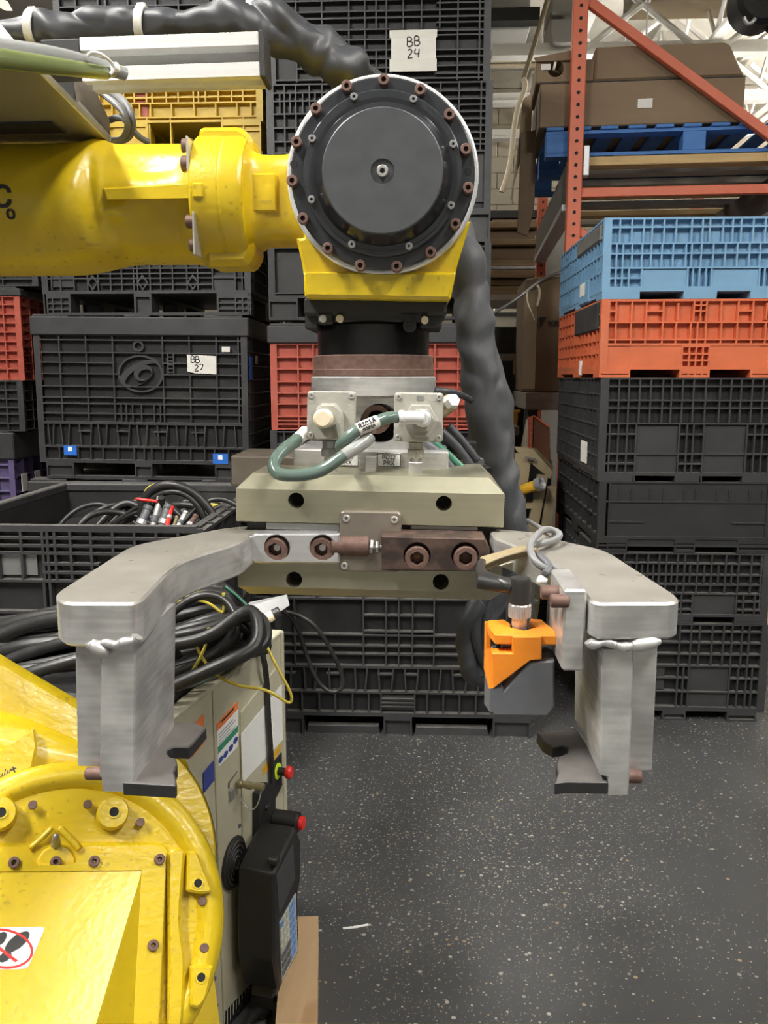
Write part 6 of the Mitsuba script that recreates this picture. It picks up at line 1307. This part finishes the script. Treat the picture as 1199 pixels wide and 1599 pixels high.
add('chain', tube([c + KNR * .004 + [0, 0, -.03], c + KNR * .012 + [.0, 0, -.05], c + KNR * .035 + [0, 0, -.062], c + KNR * .055 + [0, 0, -.03], c + KNR * .06], .0016, n=40), 'm_bright', lt, smooth=True)
add('keyhole', kpoly([(361, 1236), (366, 1230), (367, 1247), (362, 1251)], .003, .012, .001), 'm_steel_gray', cab, smooth=False)
c = kf(362, 1346, .003)
vent = add('fan_grille', [cyl(c, c + KNR * .012, .062, 40, b=.004)], 'm_matte_black', cab, label='round black fan grille')
for r_ in (.015, .027, .039, .051): add('grille_ring', lathe([(r_ - .002, 0), (r_ + .002, 0), (r_ + .002, .004), (r_ - .002, .004), (r_ - .002, 0)], c + KNR * .011, c + KNR, 40), 'm_charcoal', vent)
for i in range(9):
    x = 352 + i * 4.6; add('vent_slot', kpoly([(x, 1580 - i * 5.0), (x + 2.4, 1577 - i * 5.0), (x + 2.4, 1605 - i * 5.2), (x, 1608 - i * 5.2)], .003, .0052), 'm_dark_hole', cab, smooth=False)
for a, b in ((334, 1528), (337, 1571), (373, 1289), (398, 1112), (409, 1097)): p = kf(a, b, .004); add('panel_screw', cyl(p - KNR * .002, p + KNR * .004, .005, 12), 'm_sensor_gray', cab)
add('panel_bracket', kpoly([(357, 1232), (357, 1222), (371, 1204), (371, 1206), (359, 1223), (359, 1231)], .003, .006), 'm_alu_brown', cab, smooth=False)
# pendant on the side of the cabinet
pen = thing('teach_pendant', 'black hand-held teach pendant with a red stop button hanging on the cabinet side', 'pendant')
H1, H0 = .125, .03
def kp(pts, h0, h1, b=.003, r=0):
    q = [tuple(ka(kf(a, c, h1))) for a, c in pts]
    return trimesh.Trimesh.apply_transform(prism(rounded(q, r) if r else q, h0, h1, 'z', b), KM)
body = kp([(428, 1364), (440, 1336), (462, 1290), (470, 1312), (469, 1376), (465, 1392), (467, 1485), (441, 1536), (436, 1548), (428, 1500)], H0, H1, .006, .008)
pb = add('body', body, 'm_pendant', pen, smooth=35)
add('screen', kp([(432, 1368), (458, 1316), (461, 1372), (436, 1430)], H1 - .001, H1 + .0015, .0004), 'm_screen', pen, smooth=False, label='dark grey screen')
key = add('keypad', kp([(437, 1441), (462, 1395), (465, 1484), (441, 1532)], H1 - .001, H1 + .002, .0005), 'm_keys', pen, smooth=False, label='pale keypad')
def quad_at(u0, u1, v0, v1):
    A, B, C, D = np.array((437, 1441)), np.array((462, 1395)), np.array((465, 1484)), np.array((441, 1532))
    f2 = lambda u, v: tuple((A * (1 - u) + B * u) * (1 - v) + (D * (1 - u) + C * u) * v)
    return [f2(u0, v0), f2(u1, v0), f2(u1, v1), f2(u0, v1)]
for i in range(5):
    for j in range(7):
        u, v = .06 + .185 * i, .04 + .137 * j
        add('key', kp(quad_at(u, u + .145, v, v + .10), H1 + .0015, H1 + .0045, .0006), 'm_keys_blue' if i >= 3 or (i == 0 and j == 0) else ('m_sensor_gray' if j > 3 else 'm_keys'), key, smooth=False)
e = kf(455, 1283, H1 - .03); add('button_hood', cyl(e - KNR * .05, e + KNR * .022, .026, 28, b=.004), 'm_pendant', pen)
add('stop_button', lathe([(0, 0), (.015, 0), (.0175, .004), (.0165, .014), (0, .016)], e + KNR * .020, e + KNR, 28), 'm_red', pen, smooth=30, label='red stop button')
e = kf(432, 1344, H1); add('lug', cyl(e - KNR * .02, e + KNR * .004, .012, 20, b=.002), 'm_pendant', pen)
add('grip', kp([(432, 1392), (436, 1395), (440, 1500), (436, 1545), (428, 1545), (424, 1420)], H0 - .01, H1 - .045, .008, .01), 'm_pendant', pen, smooth=35)
add('cable_socket', [kp([(432, 1530), (440, 1530), (436, 1556), (428, 1560)], H0 + .01, H1 - .02, .006)], 'm_pendant', pen, smooth=35)
add('enable_marker', kp([(452, 1310), (456, 1302), (456, 1308), (452, 1316)], H1 - .04, H1 - .036), 'm_amber', pen, smooth=False)
e0, e1 = kf(434, 1552, .07), kf(428, 1585, .07)
add('cable', tube([e0 + [0, 0, .01], e1, [e1[0] - .02, e1[1] - .06, .03], [e1[0] - .05, e1[1] - .3, .015]], .012, n=40), 'm_pendant', pen, smooth=True)
add('hook', [kp([(405, 1300), (433, 1282), (433, 1288), (405, 1308)], .012, .03, .002), kp([(405, 1240), (418, 1222), (430, 1226), (432, 1290), (418, 1300), (405, 1310)], .010, .03, .002)], 'm_matte_black', cab, smooth=False, label='black pendant hook')
# wooden skid
wf, wn = onZ(497, 1430, .088), onZ(494, 1640, .088)
dW = (wf - wn); dW /= np.linalg.norm(dW); nW = np.array([dW[1], -dW[0], 0]); wn2 = wf - dW * 1.25
add('wooden_beam', hull([p + o - [0, 0, z] for p in (wf, wn2) for o in (np.zeros(3), -nW * .098) for z in (.0, .0875)]), 'm_wood', smooth=False, label='raw wooden beam on the floor alongside the beige cabinet', cat='wooden beam')
add('foot', [kbox(a, a + .06, 0, ZK0 + .002, h, h + .06, .003) for a in (-.66, -.08) for h in (-.44, -.08)], 'm_matte_black', cab, smooth=False)
# cables heaped on the cabinet
cb = thing('cable_heap', 'heap of coiled thick black cables lying on the beige cabinet', 'cables')
def dk(k): return 1.66 + .05 * k
for i in range(11):
    j, j2, j3 = rng.uniform(-1, 1), rng.uniform(-1, 1), rng.uniform(-1, 1); y0 = 1.62 + .042 * i
    a = 1088 - 10 * i; r_ = rng.choice([.012, .014, .017, .019])
    pts = [onY(-40, a - 4 + 14 * j, y0), onY(60, a - 34 + 12 * j2, y0 + .03 * j), onY(165, a - 60 + 14 * j3, y0 + .02), onY(262, a - 78 + 10 * j, y0 + .04), onY(340 + 6 * j, a - 102 + 2 * i, y0 + .06)]
    pts += [onY(392 + 14 * math.sin(i * .8), 958 + 4 * i + 6 * j2, y0 + .10), onY(402 + 12 * math.sin(i * 1.7), 1000 + 2.0 * i, y0 + .06), onY(372 + 8 * j, 1028 - 2.5 * i, y0 + .02), onY(300 + 20 * j2, 1064 - 6 * i, y0 - .01), onY(225, 1100 - 8 * i + 8 * j3, y0 - .03)]
    for p in pts: p[2] = max(p[2], ZK + .004 + r_)
    add('cable', tube(pts, r_, n=110, sides=14), 'm_rubber', cb, smooth=True)
for i in range(7):
    y0 = 1.75 + .05 * i; a = 1060 - 13 * i
    pts = [onY(-60, a + 12, y0), onY(30, a - 12, y0), onY(120, a - 25, y0), onY(230, a - 70, y0 + .02), onY(300 + 8 * i, 935 + 3 * i, y0 + .05), onY(352 + 4 * i, 938 + 6 * i, y0 + .05), onY(366 - 3 * i, 990, y0), onY(300, 1040 - 4 * i, y0 - .02), onY(250, 1075 - 5 * i, y0 - .03)]
    for p in pts: p[2] = max(p[2], ZK + .02)
    add('cable', tube(pts, .010 + .002 * (i % 3), n=110, sides=14), 'm_rubber', cb, smooth=True)
for i in range(4):
    pts = [onY(335 + 6 * i, 930, 1.95), onY(352 + 8 * i, 960 + 6 * i, 1.93), onY(345 + 9 * i, 1000, 1.90), onY(315 + 8 * i, 1035 + 3 * i, 1.82)]
    add('cable', tube(pts, .009, n=50, sides=12), 'm_rubber', cb, smooth=True)
fl_ = kbox(-.67, -.02, ZK + .003, ZK + .05, -.44, -.12, .02); add('cable_bed', fl_, 'm_matte_black', cb, smooth=False)
add('sheath', hull([kf(250, 1126, -.03) + [0, 0, z] for z in (.004, .03)] + [kf(372, 1030, -.03) + [0, 0, z] for z in (.004, .03)] + [kf(250, 1120, -.09) + [0, 0, z] for z in (.004, .05)] + [kf(372, 1026, -.09) + [0, 0, z] for z in (.004, .05)]), 'm_matte_black', cb, smooth=False)
def wire(label, pts, r_, m, y, cat='wire', group='yellow-green wires on the cable heap'):
    add('ground_wire' if cat == 'wire' else 'loose_cable', tube([onY(a, b, y + (c[0] if c else 0)) for a, b, *c in pts], r_, n=90, sides=10), m, smooth=True, label=label, cat=cat, group=group)
wire('yellow wire bent down in a hook at the top of the cable heap', [(246, 964), (262, 946), (285, 938), (312, 938), (335, 948), (347, 956), (350, 946), (349, 926)], .0036, 'm_yellow_wire', 1.80)
wire('yellow wire hanging in a sharp V over the cabinet front', [(299, 988), (308, 1012), (322, 1036), (345, 1058), (380, 1072), (420, 1080), (452, 1097, .02), (455, 1088, .02), (438, 1052, .03), (415, 1005, .05), (402, 972, .08), (398, 962, .1)], .0034, 'm_yellow_wire', 1.72)
wire('yellow wire crossing straight down to the left jaw leg', [(326, 980), (318, 1015), (300, 1048), (278, 1078), (252, 1102)], .0034, 'm_yellow_wire', 1.70)
wire('pale green wire arching along the lower edge of the cable heap', [(246, 1078), (285, 1075), (320, 1064), (345, 1050), (368, 1026)], .0034, 'm_hose_green', 1.72)
wire('green wire from the top of the cable heap to the cabinet corner', [(352, 916), (375, 935), (392, 955), (398, 970)], .0034, 'm_pneu_green', 1.98)
wire('short yellow wire end curling by the cabinet corner', [(380, 960), (392, 975), (397, 986), (390, 995), (404, 1006)], .0034, 'm_yellow_wire', 1.95)
wire('yellow wire curl at the top of the cable heap, beside the left arm', [(288, 928), (300, 932), (308, 926), (306, 918)], .0034, 'm_yellow_wire', 1.9)
p0 = [onY(352, 916, 2.0), onY(380, 945, 2.02), onY(398, 970, 2.1), kf(410, 1020, .02), kf(416, 1060, .02), kf(419, 1120, .02), kf(423, 1180, .022), kf(424, 1230, .02), kf(414, 1262, .03)]
add('loose_cable', tube(p0, .0075, n=110, sides=12), 'm_rubber', smooth=True, label='black cable running down the cabinet front to the pendant hook', cat='cable')
add('loose_cable', tube([onY(398, 968, 2.25), onY(420, 955, 2.28), onY(450, 956, 2.3), onY(485, 972, 2.3), onY(515, 1012, 2.32), onY(533, 1052, 2.34), onY(534, 1072, 2.34), onY(524, 1080, 2.34), onY(508, 1076, 2.34), onY(490, 1052, 2.34), onY(475, 1012, 2.34), onY(462, 976, 2.32), onY(448, 958, 2.3), onY(425, 952, 2.26)], .0065, n=140, sides=12), 'm_rubber', smooth=True, label='black cable hanging in a loop right of the cabinet', cat='cable')
k = thing('connector_box', 'pale grey metal connector housing behind the cabinet corner', 'connector')
add('housing', hull([onY(378, 950, 2.22), onY(390, 940, 2.24), onY(448, 928, 2.26), onY(452, 945, 2.24), onY(430, 960, 2.22), onY(395, 968, 2.2), onY(378, 950, 2.36), onY(448, 930, 2.38), onY(430, 962, 2.36)]), 'm_steel_gray', k, smooth=False)
add('stand', box(onY(395, 960, 2.3)[0], onY(425, 960, 2.3)[0], 2.26, 2.34, 0, onY(410, 958, 2.3)[2]), 'm_matte_black', k, smooth=False)
a, b = onY(400, 974, 2.19), onY(438, 955, 2.21); d = b - a
add('plug', [cyl(a, a + d * .32, .016, 20), cyl(a + d * .68, b, .016, 20, b=.003)], 'm_rubber', k); add('plug_band', cyl(a + d * .3, a + d * .7, .0145, 20), 'm_cream_cap', k)

# ------------------------------------------------------------------ in the open bin
k = thing('tool_heap', 'heap of black cables filling the open bin', 'cables')
rb = random.Random(5)
for i in range(16):
    y0 = rb.uniform(2.95, 3.6); c = rb.uniform(150, 380)
    pts = [onY(c - 80, 850 + rb.uniform(-8, 10), y0), onY(c - 45, 812 + rb.uniform(-14, 10), y0 + .05), onY(c, 798 + rb.uniform(-22, 12), y0 + .1), onY(c + 50, 812 + rb.uniform(-12, 12), y0 + .05), onY(c + 85, 852, y0)]
    add('cable', tube(pts, rb.choice([.010, .012, .015]), n=50, sides=10), 'm_rubber', k, smooth=True)
for pts, r_ in (([(175, 822), (200, 805), (232, 798), (262, 812)], .008), ([(222, 810), (232, 770), (262, 757), (300, 768), (330, 800), (345, 825)], .016), ([(225, 820), (240, 778), (275, 768), (305, 785), (322, 822)], .012), ([(160, 822), (190, 808), (215, 792), (240, 786)], .008)):
    add('cable', tube([onY(a, b, 3.05) for a, b in pts], r_, n=60, sides=12), 'm_rubber', k, smooth=True)
add('bed', box(BX0 + .06, BX1 - .06, 2.78, 3.78, .765, .95), 'm_matte_black', k, smooth=False)
add('yellow_wire', tube([onY(226, 778, 3.1), onY(228, 765, 3.1), onY(240, 757, 3.1), onY(252, 757, 3.1)], .004, n=30), 'm_yellow_wire', k, smooth=True)
for i, ((x0, y0), (x1, y1), r_, m, lab) in enumerate((((214, 826), (232, 792), .020, 'm_sensor_gray', 'dark grey steel clamp upright in the open bin'), ((236, 826), (250, 778), .014, 'm_zinc', 'zinc clamp rod upright in the open bin, left of the red clip'), ((250, 826), (262, 790), .018, 'm_sensor_gray', 'second dark clamp in the open bin'), ((262, 812), (268, 792), .010, 'm_red', 'red plastic clip in the open bin'),
                                                 ((276, 820), (290, 800), .012, 'm_zinc', 'zinc fitting in the open bin, right of the red clip'), ((290, 822), (306, 806), .013, 'm_rust', 'rusty fitting in the open bin'), ((268, 826), (276, 808), .010, 'm_brass', 'brass fitting in the open bin'))):
    a, b = onY(x0, y0 + 6, 2.95), onY(x1, y1, 3.0); d = b - a
    kk = thing('clamp', lab, 'clamp')
    add('shaft', cyl(a - d * .3, b, r_ * .8, 16, b=.002), m, kk); add('collar', cyl(a + d * .3, a + d * .5, r_, 16, b=.002), 'm_sensor_gray' if m == 'm_zinc' else 'm_zinc', kk); add('tip', cyl(b - d * .12, b + d * .05, r_ * .95, 16, b=.002), m, kk)
kk = thing('lever', 'red lever on a black pivot in the open bin', 'lever')
add('handle', tube([onY(212, 779, 2.98), onY(246, 783, 2.98)], .006, n=6), 'm_red', kk, smooth=True); add('pivot', cyl(onY(252, 790, 3.0), onY(252, 776, 2.98), .012, 16, b=.002), 'm_matte_black', kk); add('rod', cyl(onY(244, 830, 2.98), onY(251, 788, 3.0), .010, 14), 'm_zinc', kk)
kk = thing('labelled_box', 'pale box with a yellow label on its top in the open bin', 'box')
q0, q1, q2, q3 = onZ(306, 785, 1.03), onZ(338, 782, 1.03), onZ(369, 806, 1.03), onZ(341, 820, 1.03)
add('body', prism([tuple(q[:2]) for q in (q0, q1, q2, q3)], .955, 1.03, 'z', .003), 'm_white_alu', kk, smooth=False)
cc = (q0 + q1 + q2 + q3) / 4
add('yellow_label', prism([tuple((cc + (q - cc) * .72)[:2]) for q in (q0, q1, q2, q3)], 1.029, 1.0315, 'z'), 'm_yellow_wire', kk, smooth=False)
add('red_knob', sphere(onZ(352, 813, 1.035), .008, 2), 'm_red', kk)
